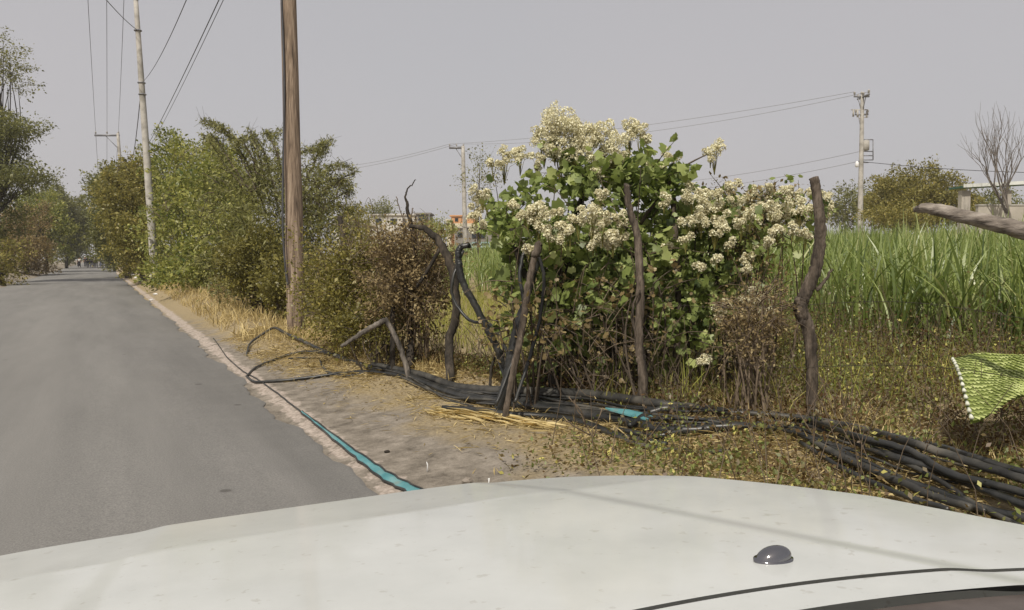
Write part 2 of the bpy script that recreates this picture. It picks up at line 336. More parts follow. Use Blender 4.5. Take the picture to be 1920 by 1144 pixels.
def crown_parts(root, base, blobs, nclump, nleaf, leaf_s, tpl, lmat, bmat, clump_r=.3, trunk_r=.06, twig=True, tb=(0, 1), forks=None, leaf_name='foliage', stem_name='branches', shell=.55, grav=0.0, trunk_name=None, trunk_h=.3, every=3):
    """blobs: (px,py,rx,ry,depth,rdepth[,weight]) in frame pixels/metres -> world ellipsoids"""
    base = Vector(base); C = []; W = []
    for b in blobs: W.append(b[6] if len(b) > 6 else b[2]*b[3])
    W = np.array(W)/sum(W); stems = MB(); P = []; T = []; TD = []
    stem_root = base
    if trunk_name:
        c0 = at(*blobs[0][:2], blobs[0][4]); top = base.lerp(c0, trunk_h); top += Vector((random.uniform(-.2, .2), random.uniform(-.2, .2), 0))
        tm = MB(); pts = resample([base-Vector((0,0,.1)), base.lerp(top, .5)+Vector((random.uniform(-.1,.1), random.uniform(-.1,.1), 0)), top], 5)
        tm.tube(pts, lerp_list([trunk_r*1.3, trunk_r, trunk_r*.7], len(pts)), 9, .06); tm.build(trunk_name, bmat, root); stem_root = top
    hubs = []
    for k in range(nclump):
        b = blobs[rng.choice(len(blobs), p=W)]
        d = rng.normal(size=3); d /= np.linalg.norm(d); rr = rng.uniform(shell, 1.0)**.6 if rng.random() < .75 else rng.uniform(.1, 1)
        c = at(b[0], b[1], b[4]); s = b[4]/F_PX
        q = c+CR*(d[0]*b[2]*s*rr)+Vector((0, 0, 1))*(d[2]*b[3]*s*rr)+HF*(d[1]*b[5]*rr)
        if q.z < ter(q.x, q.y)+.05: q.z = ter(q.x, q.y)+rng.uniform(.05, .4)
        hubs.append((q, c))
    for i, (q, c) in enumerate(hubs):
        if i % every == 0:
            st = stem_root if trunk_name else Vector((c.x, c.y, 0))*.75+Vector((q.x, q.y, 0))*.25+Vector((random.gauss(0, .1), random.gauss(0, .1), 0))
            if not trunk_name: st.z = ter(st.x, st.y)-.02
            dirv = q-st; mid = st+dirv*.5+Vector((random.gauss(0, .08), random.gauss(0, .08), random.uniform(-.05, .12)))*dirv.length*.6
            pts = resample([st, mid, q], 4); L_ = dirv.length
            stems.tube(pts, lerp_list([max(.012, trunk_r*.32), .010, .004], len(pts)) if L_ < 4 else lerp_list([trunk_r*.4, trunk_r*.2, .01], len(pts)), 4, 0, cap=False)
        ct = rng.uniform(0, 1)
        n = int(nleaf*rng.uniform(.5, 1.4)); off = rng.normal(size=(n, 3))*clump_r*rng.uniform(.6, 1.25)*np.array([.6, .6, .45])
        if twig:
            out_ = np.array((q-c).normalized() if (q-c).length > .01 else (0, 0, 1)); tl = clump_r*rng.uniform(.8, 2.2)
            s = rng.uniform(-.3, 1, n)[:, None]; off = off*(1.1-.7*np.clip(s, 0, 1))+out_[None]*s*tl + np.array([0, 0, .3])*s*tl*.3
            e = q+Vector(out_)*tl+Vector((0, 0, .09*tl)); stems.tube([q, q.lerp(e, .5)+Vector((0,0,.01)), e], [.007, .005, .002], 3, cap=False)
        P.append(np.array(q)[None]+off); T.append(np.clip(rng.normal(.45+.25*(ct-.5), .2, n), 0, 1)*(tb[1]-tb[0])+tb[0]); TD.append(off)
    P = np.concatenate(P); T = np.concatenate(T); n = len(P); TD = np.concatenate(TD)
    A = rdir(n)+TD/(np.linalg.norm(TD, axis=1, keepdims=True)+1e-6)*.6; A[:, 2] -= grav; N = rdir(n, 1.2)
    zmin = np.array([ter(p[0], p[1]) for p in P[::1]]) if n < 60000 else np.zeros(n); keep = P[:, 2] > zmin+.02
    P, A, N, T = P[keep], A[keep], N[keep], T[keep]
    o = scatter(leaf_name, tpl, P, A, N, leaf_s*np.clip(rng.lognormal(0, .32, len(P)), .45, 1.9), T, lmat, root)
    stems.build(stem_name, bmat, root); return P

def bush(name, label, cat, base, blobs, nclump, nleaf, leaf_s, lmat, bmat=None, group=None, tpl=T_LEAF, **k):
    root = thing(name, Vector(base), label, cat, group)
    crown_parts(root, base, blobs, nclump, nleaf, leaf_s, tpl, lmat, bmat or M['twigdark'], **k); return root
def sprays(root, curves, lmat, bmat, leaf_s=.06, per=60, spread=.12, name='arching_branch', r0=.02, tb=(0,1)):
    """arching leafy branches, curves = lists of world points"""
    for c in curves:
        pts = resample(c, 6, .012); m = MB(); m.tube(pts, lerp_list([r0, r0*.55, .003], len(pts)), 5, cap=False)
        for p in pts[4::2]:
            for _ in range(2):
                e = p+Vector(rdir(1)[0])*random.uniform(.12, .45); m.tube([p, e], [.004, .002], 3, cap=False)
        o = m.build(name, bmat, root)
        L = sum((pts[i+1]-pts[i]).length for i in range(len(pts)-1)); n = int(per*L)
        idx = np.clip(rng.uniform(.22, 1, n)*(len(pts)-1), 0, len(pts)-1.001); P = np.array([np.array(pts[int(i)].lerp(pts[int(i)+1], i % 1)) for i in idx])+rng.normal(size=(n, 3))*spread*np.array([.7,.7,.5])
        scatter('leaves', T_THIN, P, rdir(n), rdir(n, 1), leaf_s*rng.uniform(.6, 1.4, n), rng.uniform(tb[0], tb[1], n), lmat, o if False else root)

# --- flowering bush (the hero), depth about 7.5 m
def heads(root, spots, fs=.0165, n0=860):
    for (px, py, r, d) in spots:
        c = at(px, py, d); rad = 1.12*r*d/F_PX; n = int(n0*max(.35, (rad/.15)**2))
        # a domed panicle: several small domes of florets
        k = max(4, int(12*(rad/.15)**2)); cc = rdir(k, .3)*rad*rng.uniform(.35, .95, (k, 1))*np.array([1, 1, .8]); which = rng.integers(0, k, n)
        dd = rdir(n, .6); P = np.array(c)[None]+cc[which]+dd*rng.uniform(.55, 1, (n, 1))*max(.035, rad*.30)
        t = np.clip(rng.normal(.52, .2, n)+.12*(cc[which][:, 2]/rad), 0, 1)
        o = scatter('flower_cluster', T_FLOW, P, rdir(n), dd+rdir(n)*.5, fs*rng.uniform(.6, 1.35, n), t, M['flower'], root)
        m = MB()
        for q in cc[:14]: m.tube([c-Vector((0, 0, rad*1.6)), c+Vector(q)*.4-Vector((0,0,rad*.4)), c+Vector(q)], [.004, .0022, .0015], 3, cap=False)
        m.build('flower_stalk', M['lf_olive'], root)
D = 7.6
base = gnd(1090, 745)
hero = thing('flowering_bush', base, 'tall bush of big lobed leaves crowned with cream flower heads', 'bush', 'cream flowering bushes')
crown_parts(hero, base, [(1095,335,55,22,D,.35,1900),(1205,335,55,30,D,.4,2600),(1010,335,22,18,D,.25,300),(1010,385,35,20,D,.3,500),(940,420,35,35,D,.4,1500),(1060,450,105,55,D,.6,4600),(1180,460,85,60,D,.6,4200),(1130,545,125,55,D,.65,5200),(1010,540,60,70,D,.5,2400),(1160,640,110,55,D,.5,3000),(1050,680,90,40,7.5,.4,900)],
    330, 16, .078, T_LOBE, M['lf_hero'], M['twigdark'], clump_r=.16, trunk_r=.045, grav=.25, shell=.3, every=6)
crown_parts(hero, base, [(1000,600,70,60,7.0,.3),(1120,640,90,60,7.0,.3),(1180,560,80,60,6.9,.2)], 60, 12, .04, T_LOBE, M['lf_dry'], M['twigdark'], clump_r=.16, trunk_r=.02, leaf_name='dead_leaves', stem_name='dead_stems', every=2)
D = 7.6
T1 = [(1040,235,42,7.6),(1020,262,30,7.7),(1075,255,38,7.5),(1050,285,36,7.6),(1100,270,30,7.6),(1090,295,28,7.5),(1130,255,30,7.6),(1150,280,34,7.5),(1140,300,26,7.7),(1180,245,24,7.7),(1200,252,24,7.6),(1215,268,13,7.6),
      (945,300,26,7.6),(925,310,16,7.5),(975,290,22,7.7),(1005,300,20,7.6),(1250,285,18,7.7),(1260,295,14,7.6),(1230,318,22,7.6),(1115,330,20,7.4),
      (905,360,20,6.95),(895,385,18,6.95),(915,375,18,7.5),(1010,410,28,6.75),(990,400,18,6.8),(1110,405,28,6.75),(1130,420,24,6.7),(1085,415,20,6.75),(1165,415,20,6.75),(1125,365,16,6.75),(900,425,18,6.9),(1030,435,20,6.7),(1070,440,18,6.75),(1150,445,20,6.7)]
heads(hero, T1+[(random.uniform(890,1200), random.uniform(385,470), random.uniform(9,16), 6.8) for _ in range(16)])
# the long side branch ending in a lone flower head
sb = resample([at(1200,420,7.6), at(1235,370,7.6), at(1265,330,7.6), at(1290,308,7.6), at(1325,290,7.6)], 6); m = MB(); m.tube(sb, lerp_list([.022,.014,.005], len(sb)), 5); sbo = m.build('side_branch', M['twigdark'], hero)
n = 60; P = np.array([np.array(sb[int(i)])+rng.normal(size=3)*.035 for i in rng.uniform(3, len(sb)-7, n)]); scatter('leaves', T_LOBE, P, rdir(n), rdir(n, .8), .075*rng.uniform(.6,1.3,n), rng.uniform(.1,.7,n), M['lf_hero'], hero)
heads(hero, [(1340,283,25,7.6),(1332,290,14,7.5)], .016, 700)
# trunks of the hero bush
m = MB()
for pts, r in [([(1040,740,7.4),(1035,640,7.4),(1050,540,7.5),(1080,430,7.6),(1100,330,7.6)], .05), ([(1140,745,7.4),(1150,650,7.5),(1165,560,7.6),(1175,440,7.6)], .04), ([(985,520,7.4),(965,455,7.3),(958,425,7.3)], .035), ([(1085,740,7.5),(1060,640,7.6),(1010,560,7.6),(990,450,7.7)], .035)]:
    q = resample([at(*p) for p in pts], 6, .008); m.tube(q, lerp_list([r, r*.8, r*.4], len(q)), 7, .08)
m.build('trunk', M['barkdark'], hero)

base = gnd(1330, 740)
b2 = thing('flowering_bush', base, 'lower cream flowering bush between the thin stakes and the thick crooked post', 'bush', 'cream flowering bushes')
D = 7.9
crown_parts(b2, base, [(1290,440,60,60,D,.5),(1360,420,70,45,D,.5),(1440,420,60,30,D,.4),(1300,540,80,70,D,.55),(1370,500,60,50,D,.5),(1260,610,70,50,7.6,.5),(1500,400,30,20,D,.3)],
    200, 14, .07, T_LOBE, M['lf_hero'], M['twigdark'], clump_r=.17, trunk_r=.04, grav=.2, shell=.3, every=8)
crown_parts(b2, base, [(1390,400,90,45,D,.4),(1480,405,50,30,D,.3),(1420,470,50,50,D,.4),(1410,570,50,60,7.4,.4)], 110, 22, .035, T_LEAF, M['lf_dry'], M['twig'], clump_r=.13, leaf_name='dry_leaves', stem_name='dry_stems', trunk_r=.03)
_xs = [(random.uniform(1290,1560), random.uniform(350,440), random.uniform(9,17), random.uniform(7.15,7.6)) for _ in range(26)]+[(random.uniform(1230,1420), random.uniform(440,600), random.uniform(8,14), 7.05) for _ in range(8)]
heads(b2, _xs, .016, 760)
heads(b2, [(1300,370,26,7.35),(1325,378,26,7.35),(1345,400,24,7.2),(1370,385,24,7.8),(1315,405,24,7.2),(1395,375,20,7.9),(1412,362,18,7.9),(1440,385,22,7.9),(1470,365,22,7.8),(1490,360,20,7.8),(1500,385,24,7.35),(1465,400,20,7.35),(1525,360,12,7.9),(1550,390,13,7.9),(1340,430,22,7.1),(1390,420,16,7.2),
    (1425,470,18,7.3),(1440,455,16,7.0),(1400,488,12,7.3),(1510,440,16,7.0),(1245,375,14,7.1),(1250,465,10,7.2),(1320,675,12,6.6),(1415,560,22,7.0),(1440,585,16,7.0),(1545,410,10,7.9),(1455,430,14,7.2),(1365,455,14,7.1),(1290,420,16,7.1),(1375,350,14,7.9),(1290,355,14,7.8)], .0165, 800)
# dry seedy weed in front of it
dw = bush('dried_weed', 'brown dried seed-headed weed standing just left of the crooked post', 'weed', gnd(1400,770), [(1410,580,60,35,6.7,.35),(1395,640,45,40,6.5,.3)], 90, 40, .024, M['lf_brown'], M['twig'], clump_r=.09, trunk_r=.008, every=4)
# climbing tangle with brown vines: dome
bush('vine_thicket', 'rounded thicket of reddish brown dead vines under an arching branch', 'thicket', gnd(775,700), [(785,495,46,52,9.3,.5),(755,475,38,26,9.4,.4),(792,560,38,55,9.2,.4),(745,540,50,65,9.4,.4)], 170, 100, .034, M['lf_brown'], M['twig'], clump_r=.2, trunk_r=.02, every=9)
bush('scrub_bush', 'olive green scrub bush right behind the thick wooden pole', 'bush', gnd(660,640), [(675,520,70,70,10.8,.8),(632,560,32,60,11,.4),(700,495,40,28,10.8,.6),(665,600,55,30,10.5,.5)], 230, 110, .04, M['lf_olive'], M['twig'], clump_r=.25, trunk_r=.02, every=10)
bush('scrub_bush', 'small dark bush filling the gap below the vine thicket', 'bush', gnd(720,690), [(700,620,55,35,9.5,.4),(740,600,40,30,9.6,.4)], 60, 60, .04, M['lf_olive'], M['twigdark'], clump_r=.15, trunk_r=.03, tb=(0,.6))
# thin vine curl above the thicket
def tangle(name, rootname, label_idx, blobs, n, L=(.3,.9), r=.006, mat='twig'):
    root = [o for o in COL.objects if o.get('label') == label_idx][0]; m = MB()
    for _ in range(n):
        b = random.choice(blobs); d = rdir(1)[0]; s_ = b[4]/F_PX; c = at(b[0], b[1], b[4])
        p = c+CR*(d[0]*b[2]*s_)+Vector((0,0,1))*(d[2]*b[3]*s_)+HF*(-abs(d[1])*b[5])
        t = Vector(rdir(1, .4)[0])*random.uniform(*L); u = Vector(rdir(1, -.3)[0])*t.length*.5
        if (p+t+u).z < ter(p.x, p.y): continue
        q = resample([p, p+t*.5+Vector((0,0,.1*t.length)), p+t, p+t+u*.6], 4); m.tube(q, lerp_list([r, r*.7, r*.3], len(q)), 3, cap=False)
    m.build(name, M[mat], root)
tangle('vines', '', 'rounded thicket of reddish brown dead vines under an arching branch', [(782,490,50,60,9.3,.5),(755,460,45,32,9.4,.4),(745,540,50,65,9.4,.4),(790,570,35,70,9.2,.4)], 120, (.2,.55), .005)
tangle('vines', '', 'olive green scrub bush right behind the thick wooden pole', [(675,520,72,75,10.8,.8),(700,480,50,40,10.6,.6)], 90, (.2,.5), .005)
tangle('twigs', '', 'tall bush of big lobed leaves crowned with cream flower heads', [(1080,540,150,150,7.3,.5),(1130,660,120,70,7.1,.4)], 120, (.2,.6), .005)
tangle('twigs', '', 'brown dried seed-headed weed standing just left of the crooked post', [(1405,590,60,60,6.6,.35)], 60, (.1,.3), .003)
def dead_twigs():
    r = thing('dead_sapling', gnd(768,690), 'thin dead sapling rising above the vine thicket with a curled tip', 'sapling')
    m = MB(); q = resample([gnd(768,690), at(772,600,9.3), at(780,500,9.3), at(772,430,9.2), at(763,385,9.2), at(763,358,9.2), at(780,338,9.2)], 6, .006); m.tube(q, lerp_list([.05,.035,.03,.012,.005], len(q)), 6, .06); m.build('stem', M['barkdark'], r)
    m = MB()
    for a in ([(765,440,9.2),(752,400,9.2),(744,370,9.2)], [(765,430,9.2),(772,398,9.2),(775,390,9.2)]): m.tube(resample([at(*p) for p in a], 5, .005), .006, 4, cap=False)
    m.build('twig', M['twig'], r)
    r = thing('arching_branch', gnd(845,715), 'bent dark trunk arching over beside the vine thicket', 'branch')
    m = MB(); q = resample([gnd(845,717), at(842,640,8.6), at(856,580,8.6), at(848,510,8.6), at(828,462,8.6), at(800,432,8.6), at(770,425,8.6)], 6, .006); m.tube(q, lerp_list([.05,.045,.05,.04,.02], len(q)), 7, .08); m.build('trunk', M['barkdark'], r)
    m = MB(); m.tube(resample([at(826,465,8.6), at(800,510,8.7), at(780,540,8.7)], 5), [.02]*10+[.012], 6); m.build('fork', M['barkdark'], r)
dead_twigs()
# --- roadside hedge to the left of the wooden pole
bush('acacia_tree', 'feathery grey-green acacia with arching twigs behind the wooden pole', 'tree', gnd(520,570), [(500,410,100,75,20,1.6),(600,410,40,60,19,1.2),(480,340,40,40,20,1),(560,350,45,40,19.5,1),(500,490,95,50,19,1.2)], 210, 120, .105, M['lf_acacia'], M['twigdark'], tpl=T_THIN, clump_r=.46, trunk_r=.10, trunk_name='trunk', every=6)
ac = COL.objects[-4] if False else [o for o in COL.objects if o.name.startswith('acacia_tree')][0]
cv = []
for p in ([(500,400),(460,300),(420,245),(385,232)], [(490,380),(470,290),(430,250),(405,238)], [(520,380),(500,300),(478,260),(452,262),(440,275)], [(540,370),(520,290),(505,255),(500,250)], [(560,370),(590,300),(600,275),(612,270)], [(560,390),(610,320),(640,310),(660,318)],
          [(560,400),(615,350),(640,345),(655,365)], [(560,420),(620,390),(645,390),(662,400)], [(530,350),(560,290),(590,280),(610,285)], [(480,330),(478,290),(474,258)], [(470,360),(430,300),(405,262),(380,255)], [(580,360),(625,335),(655,345)]):
    cv.append([at(x, y, 19.5+random.uniform(-.8,.8)) for x, y in p])
sprays(ac, cv, M['lf_acacia'], M['twigdark'], .09, 170, .10, r0=.03)
cv = [[at(x, y, 19.6+random.uniform(-.8,.8)) for x, y in p] for p in ([(480,360),(440,275),(405,235),(378,228)], [(500,350),(480,270),(466,240)], [(455,350),(410,290),(392,262)], [(570,360),(600,285),(622,262)], [(590,380),(640,335),(668,322)], [(590,400),(640,365),(662,352)], [(530,340),(515,270),(528,245)], [(600,430),(650,400),(670,385)])]
sprays(ac, cv, M['lf_acacia'], M['twigdark'], .09, 120, .08, r0=.02)
bush('hedge_bush', 'large bright green bushy tree just right of the concrete pole', 'bush', gnd(390,560), [(375,335,65,72,36,2.2),(335,315,40,55,41,2),(425,350,60,60,30,2),(355,450,70,75,36,2),(430,450,65,70,27,1.6),(325,430,42,80,41,1.5),(410,515,80,28,27,1),(350,520,50,18,34,1)], 430, 120, .125, M['lf_bright'], M['twigdark'], clump_r=.5, trunk_r=.09)
bush('hedge_bush', 'rusty orange dry shrub at the foot of the hedge', 'bush', gnd(440,560), [(440,545,35,18,22,.6)], 24, 70, .06, M['lf_dry'], M['twig'], clump_r=.2, trunk_r=.03)
bush('hedge_bush', 'dark leafy shrub under the acacia left of the wooden pole', 'bush', gnd(500,560), [(490,500,45,45,18,.9),(520,540,25,30,16.5,.5)], 150, 100, .07, M['lf_olive'], M['twigdark'], clump_r=.3, trunk_r=.03, tb=(0,.7))
tangle('twigs', '', 'feathery grey-green acacia with arching twigs behind the wooden pole', [(500,400,110,95,19.8,1.8),(610,400,50,75,19,1.2)], 90, (.25,.6), .010, 'twigdark')
tangle('twigs', '', 'large bright green bushy tree just right of the concrete pole', [(380,400,70,120,33,2),(420,500,90,40,27,1)], 90, (.3,.8), .014)
# trees further along the right of the road
far_r = [('bushy roadside tree behind the slim concrete pole', [(262,400,32,70,46,2.5),(250,350,25,35,47,2),(270,460,25,35,44,2)], (265,512), 46), ('dull green roadside tree around the dark wooden stub pole', [(232,390,28,50,64,3),(235,440,26,45,62,3),(215,370,18,35,66,2.5)], (235,508), 64),
         ('farther roadside tree with thin top twigs', [(222,400,18,50,90,3),(216,350,13,25,92,3),(222,455,17,30,88,3)], (214,500), 90), ('pale green round bush near the end of the road', [(207,462,9,20,125,2.5)], (206,497), 125), ('small distant tree closing the road end', [(196,474,6,12,190,2.5)], (192,494), 190)]
for i, (lb, bl, bp_, dd) in enumerate(far_r):
    b_ = at(bp_[0], bp_[1], dd); b_.z = ter(b_.x, b_.y)
    bush('roadside_tree', lb, 'tree', b_, bl, [240,240,200,70,40][i], [130,120,110,90,70][i], [.15,.19,.23,.26,.3][i], M['lf_far'] if i != 0 else M['lf_olive'], M['barkdark'], 'trees along the right of the road', clump_r=[.7,.85,1,1,1][i], trunk_r=.14, trunk_name='trunk')
# trees on the left
L_ = [('tall tree leaning in at the left edge with sparse pale upper crown', M['lf_acacia'], [(0,100,34,35,50,2.2,1),(8,145,28,30,50,2,.7),(-30,90,40,50,50,2,.6)], (-40,530), 50, 60, 55, .13),
      ('dark overhanging tree at the left edge above the road', M['lf_far'], [(-20,255,55,38,48,2.5,1.6),(25,235,30,16,48,1.5,.5),(20,335,50,18,47,1.5,1.1),(62,330,26,9,47,1,.4),(-15,310,45,50,48,2,1.6),(-10,400,24,60,48,1.5,1)], (-45,535), 48, 210, 110, .135),
      ('green roadside tree on the left with a bright patch', M['lf_bright'], [(75,400,35,40,85,3),(95,440,35,40,85,3),(50,420,30,40,84,3)], (85,510), 85, 170, 130, .2),
      ('rusty brown thicket on the left verge', M['lf_dry'], [(45,440,35,45,70,2.5),(60,480,28,28,69,2),(25,480,28,35,66,2)], (50,522), 68, 160, 130, .15),
      ('dense dark green tree farther along the left', M['lf_far'], [(115,390,30,35,115,4),(130,420,24,45,118,4),(120,460,30,30,115,4)], (125,503), 115, 190, 120, .25),
      ('last tree of the left row beside the walking people', M['lf_far'], [(143,430,13,42,150,4),(140,470,14,18,150,4)], (148,500), 150, 100, 110, .3),
      ('low dark bush at the left road edge', M['lf_olive'], [(5,500,18,28,44,1)], (2,532), 44, 40, 60, .14)]
for lb, mt, bl, bp_, dd, nc, nl, ls in L_:
    b_ = at(bp_[0], bp_[1], dd); b_.z = ter(b_.x, b_.y)
    bush('roadside_tree', lb, 'tree', b_, bl, nc, nl, ls, mt, M['barkdark'], 'trees along the left of the road', clump_r=ls*(4.5 if dd < 80 else 3), trunk_r=.2, trunk_name='trunk')
# far trees beyond the cane
bg_ = [('big rounded olive tree left of the green-edged roof', [(1715,365,62,48,62,3),(1690,385,50,35,60,3),(1760,385,50,35,64,3)], 62, 380, 100, .17, M['lf_olive']), ('low dark tree behind the roofed shed', [(1850,390,60,25,75,3)], 75, 110, 50, .2, M['lf_far']),
       ('brown hazy scrub left of the transformer pole', [(1590,390,35,25,85,3)], 85, 90, 45, .25, M['lf_far']), ('small dark tree right behind the transformer pole', [(1638,385,16,20,75,2)], 75, 40, 40, .22, M['lf_far']), ('low bushy tree in front of the big rounded olive tree', [(1690,408,60,16,50,2)], 50, 90, 50, .13, M['lf_olive']),
       ('distant hedge tree seen behind the lower flower heads', [(1440,392,45,18,95,3)], 95, 80, 45, .28, M['lf_far']), ('distant hedge tree between flower heads and stakes', [(1340,395,50,18,100,3)], 100, 80, 45, .28, M['lf_far']),
       ('small tree on the roof line of the white house', [(728,392,12,10,96,1.5),(700,398,14,8,96,1.5)], 96, 40, 45, .2, M['lf_far']), ('bright low bush in front of the orange house', [(820,430,28,14,70,2)], 70, 60, 50, .16, M['lf_bright']), ('grey-green bush beside the white wall', [(660,420,24,20,70,2)], 70, 60, 50, .16, M['lf_olive']),
       ('thin grey half-bare tree beside the crossarm pole', [(900,340,32,45,40,1.5,1)], 40, 45, 22, .1, M['lf_acacia'])]
for lb, bl, dd, nc, nl, ls, mt in bg_:
    b_ = at(bl[0][0], 450, dd); b_.z = ter(b_.x, b_.y)
    bush('field_tree', lb, 'tree', b_, bl, nc, nl, ls, mt, M['twigdark'], 'trees beyond the cane field', clump_r=ls*3.8, trunk_r=.1, trunk_name='trunk')
# bare tree at right
def bare_tree():
    b_ = at(1903, 440, 33); b_.z = ter(b_.x, b_.y); r = thing('bare_tree', b_, 'leafless tree with fine upright twigs at the right edge', 'tree')
    tr = MB(); br = MB(); rd = random.Random(12)
    def grow(p, d, L, rad, lv):
        pts = [p]; 
        for i in range(4):
            d = (d+Vector((rd.gauss(0, .10), rd.gauss(0, .10), .10))-CR*.012).normalized(); pts.append(pts[-1]+d*L/4)
        (tr if lv == 0 else br).tube(pts, lerp_list([rad, rad*.6], 5), 6 if lv < 2 else 3, cap=False)
        if lv < 5:
            for k in range(4 if lv == 0 else (3 if lv < 3 else 2)):
                q = pts[rd.choice([2, 3, 4])] if k else pts[4]; a = rd.uniform(.3, .6); sd_ = Vector((rd.gauss(0,1), rd.gauss(0,1), rd.gauss(0,.3))).normalized()
                grow(q, (d+sd_*a*.8).normalized(), L*rd.uniform(.62, .86), rad*.6, lv+1)
    grow(b_-Vector((0,0,.1)), Vector((0, 0, 1)), 2.15, .09, 0)
    bm_ = noisemat('bare_bark', [(.13,.115,.10),(.24,.21,.185)], 10, .95, 0); tr.build('trunk', bm_, r); br.build('branches', bm_, r)
bare_tree()

# ------------------------------------------------------------------ cane field, grasses, ground cover (stuff)
def field_pts(n, dmin, dmax, px0, px1, lmin, lmax=1e9, pw=1.0):
    o = []
    while len(o) < n:
        d = dmin+(dmax-dmin)*rng.random()**pw; px = rng.uniform(px0, px1); p = HF*d+CR*((px-960)/F_PX*d)
        if p.x > lmin+.5*math.sin(p.y*.8) and p.x < lmax: o.append((p.x, p.y, ter(p.x, p.y)))
    return np.array(o)
P = np.concatenate([field_pts(1500, 7, 22, 780, 2150, 8.5, pw=1.0), field_pts(3600, 14, 75, 780, 2100, 9.3, pw=1.2)])
k = 11; PP = np.repeat(P, k, 0); n = len(PP); PP[:, 2] += rng.uniform(0, .55, n); PP[:, :2] += rng.normal(size=(n, 2))*.05
ct = np.repeat(np.clip(rng.normal(.42, .12, len(P)), 0, 1), k)
o = blades('sugar_cane', PP, rng.uniform(.85, 1.45, n)*np.where((PP@np.array(CR))/(PP@np.array(HF)) < -.01, .78, 1.0), rng.uniform(.02, .045, n), rng.uniform(.05, .75, n), np.clip(ct+rng.normal(0, .14, n)+(rng.random(n) < .09)*.5, 0, 1), M['cane'], seg=5, droop=1.1)
tag(o, 'dense green sugar cane filling the field beyond the fence', 'cane', kind='stuff')
# yellow-green grass between the fence and the cane
P = np.concatenate([field_pts(15000, 6.5, 26, 640, 2100, 4.2, 9.8), field_pts(2500, 6, 13, 1350, 2100, 6.6, 9.2)]); n = len(P)
pxs = (P@np.array(CR))/(P@np.array(HF))*F_PX+960
keep = (pxs < 1000) | (rng.random(n) < .28); P = P[keep]; n = len(P)
o = blades('meadow_grass', P, rng.uniform(.2, .6, n), rng.uniform(.006, .014, n), rng.uniform(.1, .8, n), np.clip(rng.normal(.5, .22, n), 0, 1), M['grassyg'], seg=3)
tag(o, 'yellow green grass between the fence and the cane', 'grass', kind='stuff')
# dry grass tufts at the verge
def verge(n, y0, y1, a, b, H, w_=(.004,.009)):
    o = []
    for _ in range(n):
        y = rng.uniform(y0, y1); x = fence_l(y)+rng.uniform(a, b)
        if hill(x*2, y*2) > -.25: o.append((x, y, ter(x, y)))
    return np.array(o)
P = np.concatenate([verge(9000, 14, 45, -.9, .7, 0), verge(4200, 8, 14, -.7, .5, 0), verge(3200, 2.5, 8, -.2, 1.0, 0)]); n = len(P)
sz = np.where(P[:, 1] > 14, 1.25, np.where(P[:, 1] > 8, .8, .75))
o = blades('dry_grass', P, rng.uniform(.1, .36, n)*sz, rng.uniform(.005, .011, n)*(1+(P[:, 1] > 14)*.9), rng.uniform(.2, 1.0, n), np.clip(rng.normal(.5, .22, n), 0, 1), M['straw'], seg=3)
tag(o, 'dry straw-coloured grass along the verge', 'grass', kind='stuff')
for lb, pts in (('black hose draped down from the hooked stake into the pile', [(882,462,8.1),(862,468,8.05),(857,500,8.0),(872,545,7.9),(900,590,7.8),(925,640,7.6),(940,690,7.4),(960,740,7.0)]), ('second black hose hanging in a loop behind the hooked stake', [(868,470,8.2),(850,520,8.1),(850,560,8.1),(880,600,8.0),(920,610,7.8),(950,660,7.5),(955,720,7.2)]),
                ('black hose slung over the crossed stakes', [(1006,462,6.9),(985,470,6.9),(975,520,6.85),(985,600,6.8),(960,680,6.7),(930,760,6.6)]), ('black hose looped between the crossed stakes and the bush stems', [(1006,470,6.9),(1020,520,6.9),(1012,600,6.9),(990,680,6.8),(965,755,6.6)])):
    m = MB(); q = resample([at(*p) for p in pts], 7, .002); m.tube(q, .016, 8); tag(m.build('black_hose', M['hose']), lb, 'hose', 'black hoses hanging on the stakes')
# straw litter lying on the dirt
o_ = []
while len(o_) < 30000:
    y = rng.uniform(2.5, 15); x = fence_l(y)+rng.normal(-.55, .5)
    if x > 1.95 and (hill(x*1.5, y*1.5) > -.2 or rng.random() < .25): o_.append((x, y, ter(x, y)+rng.uniform(.004, .03)))
P = np.array(o_); n = len(P); A = rdir(n); A[:, 2] *= .15
o = scatter('straw_litter', (T_THIN[0]*np.array([1,.28,1]), T_THIN[1]), P, A, rdir(n, 3), rng.uniform(.03, .13, n)*np.where(rng.random(n) < .1, 1.8, 1), rng.uniform(0, .95, n), M['straw'])
o.data.materials[0] = M['straw']; tag(o, 'loose straw scattered over the dirt verge', 'straw', kind='stuff')
# ------------------------------------------------------------------ hoses
HPL = []
def gpath(pts, off=.02): return resample([gnd(p[0], p[1])+Vector((0,0,off+(p[2] if len(p) > 2 else 0))) for p in pts], 7, .0015)
def hose(label, pts, r, mat=None, off=None, group='black hoses lying along the verge'):
    q = gpath(pts, off if off is not None else max(r)*.8)
    for i, p in enumerate(q): q[i] = Vector((p.x, p.y, max(p.z, ter(p.x, p.y)+min(r)*.5)))
    HPL.extend([(p.x, p.y) for p in q]); m = MB(); m.tube(q, lerp_list(r, len(q)), 8); return tag(m.build('black_hose', mat or M['hose']), label, 'hose', group)
hose('thin black hose looping out to the road edge, upper side of the loop', [(462,708),(480,690),(510,678),(545,665),(580,661),(630,668),(690,690),(740,705)], [.012,.015,.02,.028,.02,.018])
hose('black hose closing the loop along its lower side', [(462,708),(480,718),(520,717),(580,710),(640,702),(690,698),(740,704),(800,722)], [.012,.018,.018,.022,.03])
hose('short flattened black hose inside the upper loop', [(540,672),(570,671),(600,670)], [.012,.016,.01])
